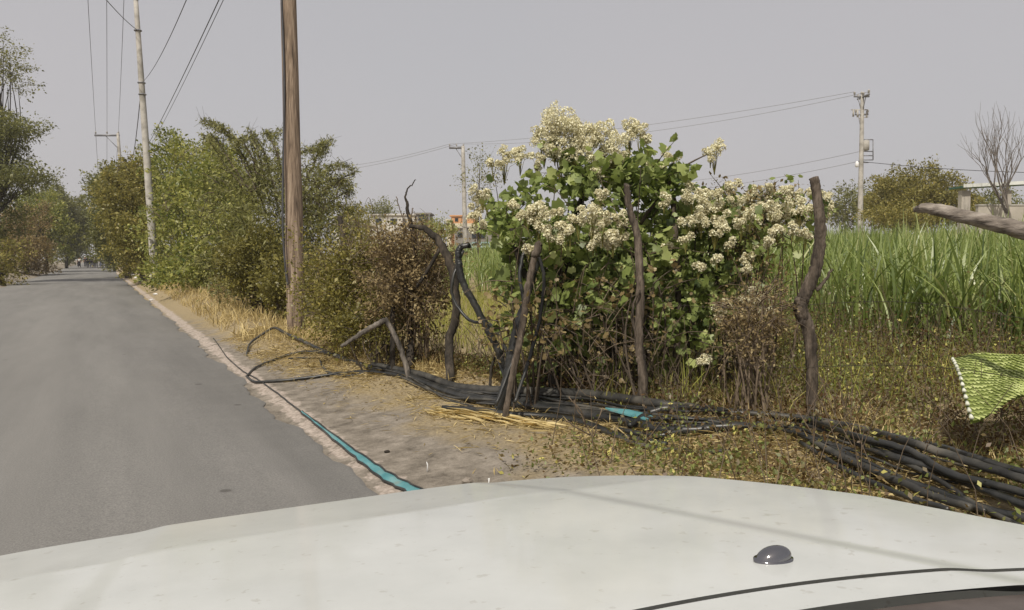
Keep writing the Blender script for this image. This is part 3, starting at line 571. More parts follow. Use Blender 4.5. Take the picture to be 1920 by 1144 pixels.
hose('dark bent hose arching beside the wooden pole foot', [(462,668),(470,648,.03),(500,630,.07),(516,626,.08),(535,634,.06),(570,646,.04),(620,664),(680,686)], [.012,.02,.022,.025,.03], M['hosegrey'])
hose('small curved hose in the middle of the coil', [(600,676),(606,690),(622,700),(650,705),(690,700)], [.012,.018,.015], M['hosegrey'])
strands = [
 ('thick black hose running under the crossed stakes', [(690,690),(750,705),(820,735),(900,757),(1000,768),(1100,782),(1180,800),(1250,812),(1340,812)], [.03,.045,.05,.045,.04,.03], 0, M['hose']),
 ('grey weathered hose on top of the pile', [(700,692),(790,715),(860,738),(960,748),(1080,752),(1180,766),(1260,778),(1360,786),(1450,795)], [.03,.04,.045,.04,.035,.025], .04, M['hosegrey']),
 ('black hose on the outer side of the pile toward the road', [(830,768),(900,772),(960,780),(1040,785),(1100,800),(1160,822),(1250,835)], [.02,.03,.03,.03,.02], 0, M['hose']),
 ('black hose curving around the teal sheet', [(1180,815),(1200,800),(1225,784),(1270,781),(1350,788),(1430,795),(1500,805),(1570,830),(1660,870),(1760,905),(1860,945),(1960,985)], [.02,.03,.03,.026,.024,.022], .05, M['hose']),
 ('black hose sagging low right of the teal sheet', [(1160,812),(1230,822),(1300,808),(1400,806),(1480,818),(1560,850),(1640,890),(1740,930),(1850,965),(1950,990)], [.02,.03,.032,.026,.024], .01, M['hose']),
 ('dark grey hose along the upper edge of the right bundle', [(1400,800),(1500,808),(1600,830),(1700,862),(1800,895),(1900,930),(2000,965)], [.02,.028,.026,.024], .06, M['hosegrey']),
 ('dark hose crossing the right bundle toward the hood', [(1480,820),(1560,860),(1640,905),(1740,945),(1820,975)], [.018,.024,.024,.02], .02, M['hosegrey']),
 ('fifth dark hose spreading out of the right bundle nearest the scrub', [(1440,800),(1560,818),(1700,850),(1800,880),(1900,912),(2000,945)], [.018,.024,.022,.02], .05, M['hose']),
 ('thin black hose lowest in the right bundle by the hood edge', [(1500,840),(1600,900),(1700,945),(1780,975)], [.014,.018,.016], .01, M['hose']),
 ('slack black hose lying across the others in the right bundle', [(1520,815),(1600,850),(1700,880),(1780,925),(1880,955),(1960,975)], [.018,.022,.022,.02], .07, M['hose']),
 ('thin hose branching below the pile into the scrub', [(1090,790),(1140,815),(1200,838),(1290,852),(1370,850)], [.012,.018,.016], .01, M['hosegrey']),
 ('black hose running behind the pile past the bush foot', [(800,728),(880,742),(960,742),(1060,745),(1150,752),(1220,768)], [.02,.03,.03,.02], .03, M['hose']),
]
for lb, p, r, o_f, mt in strands:
    hose(lb, p, r, mt, max(r)*.8+o_f+.03*(lb.find('right bundle') > 0))
_main = [(470,706),(560,690),(690,694),(760,706),(830,738),(900,755),(1000,760),(1100,772),(1200,790),(1300,796),(1420,802),(1500,815),(1600,850),(1720,895),(1850,938),(1990,985)]
_rr = random.Random(21)
for k in range(20):
    a_ = 2+k % 10; b_ = min(len(_main), a_+_rr.choice([4, 5, 6, 7])); o1, o2 = _rr.uniform(-18, 20), _rr.uniform(-18, 22); pp = []
    for j in range(a_, b_):
        t = (j-a_)/max(1, b_-a_-1); w_ = 1+max(0, (_main[j][0]-1400)/250); pp.append((_main[j][0]+_rr.uniform(-14, 14), _main[j][1]+(o1*(1-t)+o2*t)*w_*.8+_rr.uniform(-4, 4), _rr.uniform(0, .05)))
    rr_ = _rr.uniform(.008, .015); hose(('slim black hose' if k < 10 else 'slim dusty grey hose')+{2:' in the pile just right of the coil',3:' in the pile behind the straw bundle',4:' in the pile left of the crossed stakes',5:' in the pile under the crossed stakes',6:' in the pile left of the teal sheet',7:' in the pile starting by the teal sheet',8:' in the pile below the flowering bushes',9:' in the pile starting right of the teal sheet',10:' in the pile before the dried weed',11:' in the pile below the crooked post, running toward the right edge'}[a_], pp, [rr_*.9, rr_, rr_*.9], M['hose'] if k < 10 else M['hosegrey'], .03, 'slim hoses tangled in the pile')
HP = np.array(HPL)
# low scrub ground cover, lower right
o_ = []; T_ = []
while len(o_) < 4200:
    y = rng.uniform(.6, 9); x = fence_l(y)+(rng.uniform(-.15, 5.2) if rng.random() < .72 else -abs(rng.normal(0, 1.0 if y < 5 else .25)))
    if x < 2.3 or x > 9.6 or (y > 5 and x < fence_l(y)-.4) or (HP.size and np.min((HP[:,0]-x)**2+(HP[:,1]-y)**2) < .15**2 and rng.random() < .68): continue
    o_.append((x, y)); 
P = []; T = []
for x, y in o_:
    h = .16+(.42+.22*hill(x*1.3, y*1.3))*sstep(.2, 3.2, x-fence_l(y)); k = int(rng.uniform(20, 50)); c = rng.normal(size=(k, 3))*np.array([.1, .1, h*.45]); c[:, 2] = np.abs(c[:, 2]); t0 = .22+.28*hill(x*.9, y*.9)+rng.normal(0, .1)
    P.append(c+np.array([x, y, ter(x, y)])); T.append(np.clip(rng.normal(t0, .2, k)+(rng.random(k) < .07)*.6, 0, 1))
P = np.concatenate(P); T = np.concatenate(T); n = len(P)
o = scatter('ground_cover', T_LEAF, P, rdir(n), rdir(n, .8), .032*rng.uniform(.5, 1.5, n), T, M['lf_scrub']); tag(o, 'low tangled brown and green scrub under the fence', 'ground cover', kind='stuff')
# thin dry stems in the scrub
m = MB(); rd = random.Random(3)
for x, y in [o_[rd.randrange(len(o_))] for _ in range(1500)]:
    p = Vector((x, y, ter(x, y))); d = Vector((rd.gauss(0,.35), rd.gauss(0,.35), 1)).normalized(); L = rd.uniform(.25, .8)+.35*sstep(1, 4, x-fence_l(y))
    q = p+d*L*.5; e = q+(d+Vector((rd.gauss(0,.3), rd.gauss(0,.3), 0))).normalized()*L*.5; m.tube([p, q, e], [.004,.003,.0015], 3, cap=False)
o = m.build('dry_stems', M['twig']); tag(o, 'thin dry stems poking out of the scrub', 'stems', kind='stuff')

# ------------------------------------------------------------------ fence posts and barbed wire
def post(label, pts, r, mat, d=None, extra=None, cap=True, name='fence_post', cat='post'):
    b0 = gnd(pts[0][0], pts[0][1]); dd = d or dep(b0)
    W_ = [b0-Vector((0,0,.15))]+[at(p[0], p[1], dd+(p[2] if len(p) > 2 else 0)) for p in pts[1:]]
    root = thing(name, b0, label, cat, 'rough fence stakes' if name == 'fence_post' else None); m = MB(); q = resample(W_, 12, .0022)
    m.tube(q, [.9*rr*(1+random.uniform(-.04, .04)) for rr in lerp_list(r, len(q))], 14, .09); m.build('stake', mat, root)
    if extra:
        for ex in extra:
            m = MB(); q = resample([at(p[0], p[1], dd+(p[2] if len(p) > 2 else 0)) for p in ex[0]], 5, .003); m.tube(q, lerp_list(ex[1], len(q)), 6, .08); m.build('branch_stub', mat, root)
    return root, dd
post('thick crooked dark fence post with flat cut top', [(1522,785),(1522,700),(1516,620),(1500,578),(1508,555),(1530,500),(1538,440),(1534,385),(1526,334)], [.05,.05,.055,.06,.058,.055,.05,.045,.042], M['stakewood'], extra=[([(1500,575),(1494,560,-.05)], [.04,.02]), ([(1530,545),(1548,525),(1560,505)], [.02,.008])])
post('slim bark-covered stake left of the lower flowering bush', [(1265,742),(1268,650),(1272,560),(1268,470),(1262,372)], [.035,.035,.032,.03,.028], M['stakewood'])
post('brown forked stake wound with a dry vine in the middle', [(1206,762),(1205,700),(1198,640),(1200,560),(1196,450),(1180,390),(1175,345)], [.05,.045,.04,.04,.035,.03,.025], M['stakewood'], extra=[([(1198,650),(1186,600,-.05),(1188,570,-.06),(1200,545,-.06)], [.012,.008])])
post('grey leaning stake in front of the flowering bush', [(938,790),(960,710),(978,620),(990,540),(1004,470)], [.028,.03,.032,.032,.028], M['stakewood'], extra=[([(1004,480),(1012,455)], [.04,.03])])
post('black charred leaning stake crossing the grey one', [(925,770),(950,715),(962,650),(985,560),(1008,490)], [.045,.05,.045,.04,.035], M['hose'])
post('bent black stake with a hooked top', [(960,745),(948,690),(925,640),(895,580),(868,530),(860,490),(862,466),(880,460)], [.035,.035,.038,.036,.036,.036,.032,.022], M['hose'])
post('short thin stake standing alone left of the crossed pair', [(920,735),(920,700),(928,670)], [.018,.016,.012], M['barkdark'])
post('weathered silvery stake leaning left over the hoses', [(775,712),(755,665),(738,625),(722,598)], [.036,.03,.03,.026], M['greydark'], extra=[([(722,600),(700,612),(670,630),(640,650)], [.035,.03,.02])])
post('dark upright stake behind the silvery leaning stake', [(738,700),(736,640),(738,560),(745,500)], [.03,.03,.028,.02], M['barkdark'])
post('dark slanting stump top showing beside the acacia', [(655,640),(650,540),(645,470),(637,405)], [.06,.055,.05,.045], M['barkdark'], d=13)
post('pale thin stake standing in the dry grass', [(513,575),(513,545),(512,500)], [.03,.025,.02], M['greywood'])
# two thick grey stems by the bush foot
for lb, a, b, s in (('upper strand of barbed wire along the stakes', .95, 1.0, 1), ('lower strand of barbed wire along the stakes', .55, .6, 2)):
    m = MB(); pts = []
    for y in np.linspace(1.0, 13.4, 60): x = fence_l(y); pts.append(Vector((x+.08*math.sin(y*2.1+s), y, ter(x, y)+a+.05*math.sin(y*1.9+s))))
    m.tube(pts, .0018, 4, cap=False)
    for p in pts[::1]:
        m.tube([p-Vector((.012,0,.014)), p+Vector((.012,.004,.014))], .0018, 3); m.tube([p-Vector((-.012,0,.014)), p+Vector((-.012,.004,.014))], .0018, 3)
    tag(m.build('barbed_wire', M['barkdark']), lb, 'wire', 'barbed wire strands')

# ------------------------------------------------------------------ the log at right
r = thing('tree_log', at(2250,505,3.3), 'thick cut grey log jutting in from the right above the cane', 'log')
q = resample([at(1716,394,5.6), at(1735,390,5.55), at(1790,402,5.3), at(1860,418,5.0), at(1930,436,4.75), at(2060,462,4.3), at(2250,505,3.8)], 6, .003)
m = MB(); m.tube(q, [rr*(1+random.uniform(-.02,.02)) for rr in lerp_list([.016,.034,.045,.045,.05,.055,.06,.07], len(q))], 16, .05); m.build('trunk', M['logwood'], r)
m = MB(); sp = q[-6]; m.tube([Vector((sp.x, sp.y, ter(sp.x, sp.y)-.1)), sp-Vector((0,0,.04))], [.05,.04], 8, .06); tag(m.build('log_prop', M['bark']), 'rough upright stake holding up the jutting log', 'stake')

# teal strip along the road edge, narrow far, wide near, with black piping
def teal_strip():
    c = gpath([(565,772),(620,815),(680,862),(730,898),(785,925),(850,960)], .012); r = thing('teal_strip', c[0], 'long teal plastic strip with black edges along the road edge', 'strip')
    W_ = lerp_list([.014,.035,.06,.08,.092,.10], len(c)); V = []; Lp = []; Rp = []
    for i, p in enumerate(c):
        d = (c[min(i+1, len(c)-1)]-c[max(i-1, 0)]).normalized(); s = d.cross(Vector((0,0,1))).normalized(); w_ = W_[i]/2*(1+.15*math.sin(i*1.9))
        a_, b_ = p-s*w_, p+s*w_; a_.z = ter(a_.x, a_.y)+.012; b_.z = ter(b_.x, b_.y)+.012; mid = (a_+b_)/2+Vector((0,0,.012+.004*math.sin(i))); Lp.append(a_); Rp.append(b_); V += [a_, mid, b_]
    m = MB(); m.add(V, [(3*i+j, 3*i+j+1, 3*i+j+4, 3*i+j+3) for i in range(len(c)-1) for j in range(2)]); m.build('sheet', M['teal'], r)
    for e in (Lp, Rp):
        m = MB(); m.tube([p+Vector((random.gauss(0,.003), random.gauss(0,.003), .004)) for p in e], .008, 6); m.build('edging', M['hose'], r)
    m = MB(); q = gpath([(400,634),(412,650),(425,668),(440,683),(458,697),(480,710),(520,738),(565,772)], .008); m.tube(q, [.009]*len(q), 6); m.build('tail_cord', M['hose'], r)
teal_strip()
def teal_tarp():
    pts = [at(*p) for p in ((1135,764,6.3),(1180,768,6.25),(1228,779,6.15),(1214,786,6.05),(1180,778,6.15),(1145,768,6.25))]; r = MB(); up = Vector((0,0,.012))
    V = pts+[p-up for p in pts]; n = 6; r.add(V, [tuple(range(n)), tuple(range(2*n-1, n-1, -1))]+[(i, n+i, n+(i+1) % n, (i+1) % n) for i in range(n)]); tag(r.build('teal_sheet', M['teal'], smooth=False), 'small teal plastic sheet wedged among the black hoses', 'sheet')
teal_tarp()

# ------------------------------------------------------------------ green woven mesh
def green_mesh():
    r = thing('woven_sack', gnd(1850,800), 'lime green woven mesh sack lying over the scrub at the right edge', 'sack')
    def over(px, py, h):      # where the sheet lies on the scrub, h above the ground
        r_ = ray(px, py); d = 2.0
        while (Vector((0,0,EYE))+r_*d).z > ter((r_*d).x, (r_*d).y)+h: d += .01
        return Vector((0,0,EYE))+r_*d
    A, B, C_, D_ = over(1787,672,.56), over(1825,780,.42), over(1985,722,.45), over(1965,664,.58)
    nu, nv = 26, 20; V = []
    def S(u, v):
        p = (A*(1-u)+D_*u)*(1-v)+(B*(1-u)+C_*u)*v
        return p+Vector((0,0,1))*(.02*math.sin(u*3.1)*(1-v)+.012*math.sin(u*7+v*4))+Vector((0,0,.02*math.sin(u*9+1)*math.sin(v*5)))
    base_m = leafmat('mesh_green', [(.12,.15,.04),(.27,.32,.10),(.50,.55,.26)], .25, .05)
    m = MB(); V = [S(i/nu, j/nv) for j in range(nv+1) for i in range(nu+1)]; V2 = [p+CF*.02-Vector((0,0,.02)) for p in V]
    k = (nu+1)*(nv+1); Fc = [(j*(nu+1)+i, j*(nu+1)+i+1, (j+1)*(nu+1)+i+1, (j+1)*(nu+1)+i) for j in range(nv) for i in range(nu)]
    Fc2 = [tuple(x+k for x in f[::-1]) for f in Fc]; m.add(V+V2, Fc+Fc2, .12); m.build('sheet', base_m, r)
    P = []; A_ = []; T = []
    for j in range(20):
        for i in range(26):
            u = (i+.5*(j % 2)+.3+random.uniform(-.15,.15))/26.5; v = (j+.5+random.uniform(-.15,.15))/20; p = S(u, v); q = S(min(1,u+.02), min(1, v+.05)); P.append(np.array(p-CF*.006+Vector((0,0,.004))-(q-p)*.5)); A_.append(np.array(q-p)); T.append(random.uniform(.35, 1))
    n = len(P); scatter('weave', (np.array([(0,0,0),(.5,.36,.12),(1,0,0),(.5,-.36,.12)]), [(0,3,2,1)]), P, A_, np.repeat(np.array(-CF*.3+Vector((0,0,1)))[None], n, 0), rng.uniform(.03,.055,n), T, base_m, r)
    m = MB(); wm = noisemat('selvedge_white', [(.5,.52,.42),(.75,.76,.66)], 20, .8, 0)
    for i in range(13):
        p = S(0, (i+.3)/13)-CR*.006+Vector((0,0,.006)); m.tube([p, p+(B-A).normalized()*.06], [.009,.012], 6)
    m.build('selvedge', wm, r)
green_mesh()

# ------------------------------------------------------------------ poles and wires
def lathe_pole(root, a, b, r0, r1, mat, name='shaft', n=16, seg=14, jit=0):
    m = MB(); pts = [a.lerp(b, i/seg)+(Vector((random.gauss(0,jit), random.gauss(0,jit), 0)) if jit else Vector()) for i in range(seg+1)]
    m.tube(pts, lerp_list([r0, r1], seg+1), n); return m.build(name, mat, root)
# thick wooden pole
pb = gnd(556, 628); dw_ = dep(pb)
wp = thing('wooden_pole', pb, 'thick brown wooden utility pole with cracked grain near the verge', 'pole', None)
top = at(535, -240, dw_)
lathe_pole(wp, pb-Vector((0,0,.2)), top, .155, .125, M['pole_wood'], n=20, jit=.004)
m = MB(); q = resample([at(540,535,dw_-.16), at(535,500,dw_-.18), at(530,420,dw_-.2), at(531,300,dw_-.18), at(533,150,dw_-.15), at(528,0,dw_-.12), at(524,-100,dw_-.1), at(522,-220,dw_-.1)], 6); m.tube(q, .018, 6); m.build('ground_cable', M['wire'], wp)
# slim concrete pole
cb = at(292, 522, 36); cb.z = ter(cb.x, cb.y); ct_ = at(254, -8, 36)
cp = thing('concrete_pole', cb, 'tall leaning concrete utility pole beside the hedge', 'pole')
lathe_pole(cp, cb-Vector((0,0,.2)), ct_, .2, .1, M['concrete'], n=10)
m = MB()
for f in (.70, .66, .88, .99): 
    c = cb.lerp(ct_, f); ring = [c+Vector((math.cos(a_)*.15, math.sin(a_)*.15, 0)) for a_ in np.linspace(0, 2*math.pi, 13)]; m.tube(ring, .03, 5, cap=False)
m.build('band', M['steel'], cp)
def insul(m, p): m.tube([p, p+Vector((0,0,.08)), p+Vector((0,0,.1)), p+Vector((0,0,.16)), p+Vector((0,0,.18)), p+Vector((0,0,.26))], [.03,.03,.075,.05,.08,.03], 8)
def xarm_pole(name, label, basep, topp, r0, r1, arms, mat, scale=1):
    root = thing(name, basep, label, 'pole'); lathe_pole(root, basep-Vector((0,0,.3)), topp, r0, r1, mat, n=10); ends = []
    for (f, l0, l1, dirv, th) in arms:
        c = basep.lerp(topp, f); m = MB(); a_, b_ = c+dirv*l0, c+dirv*l1; rot = dirv.to_track_quat('X', 'Z').to_matrix(); m.box((a_+b_)/2, ((b_-a_).length, th, th), rot=rot); m.build('crossarm', M['steel'], root)
        k = 3
        for i in range(k):
            p = a_.lerp(b_, .04+.92*i/(k-1))+Vector((0,0,th/2)); im = MB(); insul(im, p); im.build('insulator', M['concrete'], root); ends.append(p+Vector((0,0,.25)))
        m = MB(); far = a_ if abs(l0) > abs(l1) else b_; m.tube([c.lerp(far, .55), c-Vector((0,0,1.1))], .03*scale, 5); m.build('brace', M['steel'], root)
    return root, ends
fb = at(241, 500, 67); fb.z = ter(fb.x, fb.y); ft = at(221, 250, 67)
_, e1 = xarm_pole('crossarm_pole', 'far concrete pole with a one-sided crossarm by the road', fb, ft, .2, .12, [(.985, -1.95, .12, CR, .14)], M['concrete'])
sb_ = at(240, 500, 58); sb_.z = ter(sb_.x, sb_.y); sp_ = thing('wooden_stub_pole', sb_, 'short dark wooden pole in front of the far crossarm pole', 'pole'); lathe_pole(sp_, sb_-Vector((0,0,.2)), at(223,310,58), .2, .15, M['barkdark']); m = MB(); m.tube([at(223,312,58), at(223,309.5,58)], .17, 10); m.build('cap', M['steel'], sp_)
mb = at(873, 455, 75); mb.z = ter(mb.x, mb.y)
_, e2 = xarm_pole('crossarm_pole', 'pale distant pole with an arm pointing left by the grey block house', mb, at(868,274,75), .24, .17, [(.985, -1.3, .1, CR, .2)], M['concrete'])
rb = at(1613, 425, 52); rb.z = ter(rb.x, rb.y); rt = at(1617, 178, 52)
rp_, e3 = xarm_pole('transformer_pole', 'concrete pole with transformer frame and double crossarms above the cane', rb, rt, .19, .11, [(.99, -.55, .45, CR, .1), (.875, -.45, .4, CR, .1), (.985, -1.0, .7, HF, .1)], M['concrete'])
def hw():
    P_ = lambda px, py: at(px, py, 52)
    m = MB()
    for a_, b_ in (((1618,262),(1637,262)), ((1637,262),(1637,300)), ((1618,300),(1637,300)), ((1617,292),(1637,292)), ((1618,284),(1637,284)), ((1616,305),(1628,305))): m.tube([P_(*a_), P_(*b_)], .035, 5)
    m.build('transformer_frame', M['steel'], rp_)
    m = MB(); c = P_(1624, 273); m.tube([c-Vector((0,0,.32)), c-Vector((0,0,.28)), c+Vector((0,0,.28)), c+Vector((0,0,.34))], [.14,.2,.2,.12], 12); m.build('transformer_tank', M['concrete'], rp_)
    m = MB()
    for x, y in ((1600,213),(1608,214),(1625,215)): c = P_(x, y); m.tube([c+Vector((0,0,.25)), c-Vector((0,0,.2))], [.05,.06], 6)
    m.tube([P_(1596,206), P_(1628,206)], .035, 5); m.tube([P_(1610,222), P_(1628,219)], .03, 5); m.build('fuse_cutout', M['concrete'], rp_)
    m = MB(); c = P_(1607, 308); m.tube([c+Vector((0,0,.2)), c+Vector((0,0,.1)), c-Vector((0,0,.12)), c-Vector((0,0,.2))], [.04,.11,.13,.05], 10); wl = noisemat('lamp_white', [(.7,.7,.7),(.85,.85,.85)], 3, .4, 0); m.build('street_lamp_head', wl, rp_)
    m = MB(); m.tube([P_(1607,303), P_(1614,301)], .03, 5); m.build('lamp_bracket', M['steel'], rp_)
hw()
WN = [0]
def wire(label, a, b, sag=.4, r=.012, mat=None, group=None):
    a, b = Vector(a), Vector(b); pts = [a.lerp(b, t)-Vector((0,0,sag*4*t*(1-t))) for t in np.linspace(0, 1, 25)]
    m = MB(); m.tube(pts, r, 4, cap=False); tag(m.build('overhead_wire', mat or M['wire']), label, 'wire', group)
near = 'power lines overhead along the road'
for i, (p, tx) in enumerate(zip(e1, (165, 200, 232))):
    lab = ['leftmost', 'middle', 'rightmost'][i]+' of the three power lines reaching the far crossarm'
    s = Vector((p.x, p.y, p.z)); r_ = ray(tx, 0); dd = (s.z-EYE+.3)/r_.z; e = Vector((0,0,EYE))+r_*dd; e2_ = s+(e-s)*1.15; wire(lab, s, e2_, .25, .011, M['wire'], near)
    wire(['left', 'centre', 'right'][i]+' power line running on beyond the far crossarm pole', s, s+Vector((.4, 60, -1.2)), .8, .014, M['wire'], near)
c1 = cb.lerp(ct_, .88); c2 = cb.lerp(ct_, .70)
def upto(a, px, py, dd): b = at(px, py, dd); return a, a+(b-a)*1.25
wire('thick dark wire going up left from the concrete pole', *upto(c1, 200, -3, 26), .1, .018, M['wire'], near)
wire('dark wire rising right from the concrete pole band', *upto(c2, 343, -5, 18), .35, .010, M['wire'], near)
wire('black wire drooping from the concrete pole toward the far trees', c2, at(245, 310, 60), .6, .02, M['wire'], near)
wire('left one of the paired wires sweeping over the concrete pole', at(246, 318, 60), at(430, -42, 13), .35, .010, M['wire'], near)
wire('right one of the paired wires sweeping over the concrete pole', at(258, 306, 60), at(440, -45, 13), .35, .007, M['wire'], near)
fg = 'thin power lines over the cane field'
wire('upper line from the small arm pole to the transformer pole', e2[0], e3[0], .5, .014, M['wirefar'], fg)
wire('second upper line between the small arm pole and the transformer pole', e2[2], e3[2], .9, .014, M['wirefar'], fg)
wire('line leaving the small arm pole to the left behind the acacia', e2[0], at(560, 318, 110), .6, .018, M['wirefar'], fg)
wire('second line leaving the small arm pole to the left', e2[1], at(560, 326, 110), .6, .018, M['wirefar'], fg)
wire('upper of the two low lines left of the transformer pole', at(1613, 284, 52), at(1230, 345, 75), .3, .014, M['wirefar'], fg)
wire('lower of the two low lines left of the transformer pole', at(1613, 302, 52), at(1230, 362, 75), .3, .014, M['wirefar'], fg)
wire('dark line from the transformer pole off to the right', at(1616, 303, 52), at(2000, 325, 45), .15, .018, M['wire'], fg)

# ------------------------------------------------------------------ buildings
M['plaster'] = noisemat('plaster_white', [(.5,.48,.43),(.62,.6,.55)], 1.5, .9, .1, second=(.8,(.36,.33,.28),.55,.75))
M['orange'] = noisemat('plaster_orange', [(.52,.27,.13),(.62,.35,.18)], 1.5, .9, .1)
M['block'] = noisemat('grey_block', [(.17,.16,.145),(.27,.255,.23)], 2.5, .95, .3)
M['cement'] = noisemat('cement_wall', [(.36,.33,.28),(.5,.46,.40)], 1.2, .95, .3, second=(.7,(.22,.20,.17),.55,.7))
M['darkwin'] = noisemat('window_glass', [(.02,.025,.03),(.05,.055,.06)], 3, .2, 0)
M['roofw'] = noisemat('roof_white', [(.6,.62,.58),(.72,.74,.70)], 3, .6, 0)
M['roofg'] = noisemat('roof_green', [(.05,.13,.09),(.08,.18,.12)], 3, .6, 0)
M['creamw'] = noisemat('plaster_cream', [(.58,.52,.38),(.68,.62,.47)], 2, .9, .1)
def house(name, label, cat, px0, px1, py_top, d, depth_m, wall, parts=(), roofm=None, roof_over=.2, rt_=.18):
    a_, b_ = at(px0, py_top, d), at(px1, py_top, d); c = (a_+b_)/2; W_ = (b_-a_).length; zt = c.z; cx = c+HF*depth_m/2; z0 = ter(c.x, c.y)-.3
    root = thing(name, Vector((cx.x, cx.y, z0)), label, cat); m = MB(); m.box((cx.x, cx.y, (zt+z0)/2), (W_, depth_m, zt-z0), rz=-YAW); m.build('wall', wall, root, False)
    m = MB(); m.box((cx.x, cx.y, zt+rt_/2+.003), (W_+roof_over*2, depth_m+roof_over*2, rt_), rz=-YAW); m.build('roof', roofm or M['cement'], root, False)
    for (nm, x0, y0, x1, y1, mt, proud) in parts:
        p, q = at(x0, y0, d), at(x1, y1, d); cc = (p+q)/2-HF*proud/2; m = MB(); m.box(cc, (abs((q-p).dot(CR)), .08+proud, abs(p.z-q.z)), rz=-YAW); m.build(nm, mt, root, False)
    return root
house('white_house', 'low white flat-roofed house behind the vine thicket', 'house', 694, 778, 404, 95, 9, M['plaster'], [('window', 705,410,715,420, M['darkwin'], .03), ('window', 732,410,744,420, M['darkwin'], .03), ('door', 755,410,762,440, M['darkwin'], .03)], M['plaster'])
house('dark_shed', 'small dark framed rooftop room beside the white house', 'shed', 781, 805, 402, 93, 4, M['block'], [('window', 785,405,802,413, M['darkwin'], .04), ('post', 804,402,806,432, M['steel'], .1)], M['block'])
house('orange_house', 'orange and cream house with flat roof behind the small arm pole', 'house', 846, 890, 406, 110, 8, M['orange'], [('cream_band', 846,419,890,429, M['creamw'], .25), ('window', 853,409,859,415, M['darkwin'], .05)], M['orange'])
house('cream_annex', 'narrow cream house end left of the orange house', 'house', 838, 845.5, 414, 109, 5, M['creamw'], [('window', 840,418,843,423, M['darkwin'], .04)], M['creamw'])
house('block_house', 'grey concrete block house below the orange house', 'house', 852, 935, 428, 88, 8, M['block'], [('window', 858,436,868,444, M['darkwin'], .04), ('window', 885,434,910,446, M['darkwin'], .04)], M['concrete'])
house('white_wall_house', 'white walled house left of the vine thicket', 'house', 628, 684, 414, 100, 6, M['plaster'], [('window', 664,418,672,428, M['darkwin'], .04)], M['plaster'])
def shed_r():
    d = 36; b_ = at(1860, 430, d); b_.z = ter(b_.x, b_.y); r = thing('roofed_shed', b_, 'open shed with white and green roof edge at the right', 'shed')
    a_, e = at(1806, 350, d), at(1990, 340, d); c = (a_+e)/2+HF*.6
    m = MB(); rot = (e-a_).normalized().to_track_quat('X', 'Z').to_matrix(); m.box(c, ((e-a_).length, 1.2, .08), rot=rot); m.build('roof', M['roofg'], r, False)
    m = MB(); m.box((a_+e)/2-HF*.03+Vector((0,0,.03)), ((e-a_).length, .06, .15), rot=rot); m.build('fascia', M['roofw'], r, False)
    for px, w_ in ((1818, .4), (1900, .18), (1985, .4)):
        p = at(px, 352, d); z0 = ter(p.x, p.y)-.2; m = MB(); m.box((p.x+HF.x*.4, p.y+HF.y*.4, (p.z-.1+z0)/2), (w_, .3, p.z-.1-z0), rz=-YAW); m.build('column', M['cement'], r, False)
    b_ = at(1905, 415, d-2); b_.z = ter(b_.x, b_.y); r2 = thing('cement_wall', b_, 'pale stained cement wall below the green-edged roof', 'wall'); p, q = at(1832, 386, d-2), at(2010, 386, d-2); c = (p+q)/2; z0 = ter(c.x, c.y)-.3
    m = MB(); m.box((c.x, c.y, (c.z+z0)/2), ((q-p).length, .2, c.z-z0), rz=-YAW); m.build('panel', M['cement'], r2, False); m = MB(); m.box((c.x, c.y, c.z+.03), ((q-p).length+.06, .26, .06), rz=-YAW); m.build('coping', M['concrete'], r2, False)
shed_r()
# small teal vehicle beyond the cane
def teal_car():
    d = 62; p = at(900, 474, d); z0 = ter(p.x, p.y); r = thing('parked_car', Vector((p.x, p.y, z0)), 'small dark teal car parked in front of the grey block house', 'car')
    tm = noisemat('teal_paint', [(.04,.12,.12),(.06,.16,.16)], 3, .3, 0, spec=.6)
    zc = at(900, 462, d).z; prof = [(-2.1,-.95),(-2.1,-.4),(-1.95,-.2),(-1.1,-.1),(-.6,.32),(.7,.34),(1.3,-.05),(2.0,-.12),(2.1,-.4),(2.1,-.95)]; m = MB(); V = []
    for s in (-.8, .8):
        for x, z in prof: V.append(Vector((p.x, p.y, zc))+CR*x*1.0+HF*s*(.8 if z > 0 else 1)+Vector((0,0,z)))
    n = len(prof); m.add(V, [tuple(range(n))[::-1], tuple(range(n, 2*n))]+[(i, (i+1) % n, n+(i+1) % n, n+i) for i in range(n)]); m.build('body', tm, r, False, .05)
    m = MB(); 
    for x0, x1 in ((-.62,-.02),(.06,.7)):
        q = [Vector((p.x, p.y, zc))+CR*x+HF*-.76+Vector((0,0,z)) for x, z in ((x0-.1,-.06),(x1+.1,-.06),(x1,.24),(x0+.1,.24))]; m.add(q+[v+HF*.03 for v in q], [(0,1,2,3),(7,6,5,4),(0,4,5,1),(1,5,6,2),(2,6,7,3),(3,7,4,0)])
    m.build('side_window', M['darkwin'], r, False)
    for x in (-1.35, 1.3):
        for s in (-.72,.72): m = MB(); c = Vector((p.x, p.y, zc-.95))+CR*x+HF*s; m.tube([c-HF*.1, c+HF*.1], .32, 16); m.build('wheel', M['wire'], r)
teal_car()

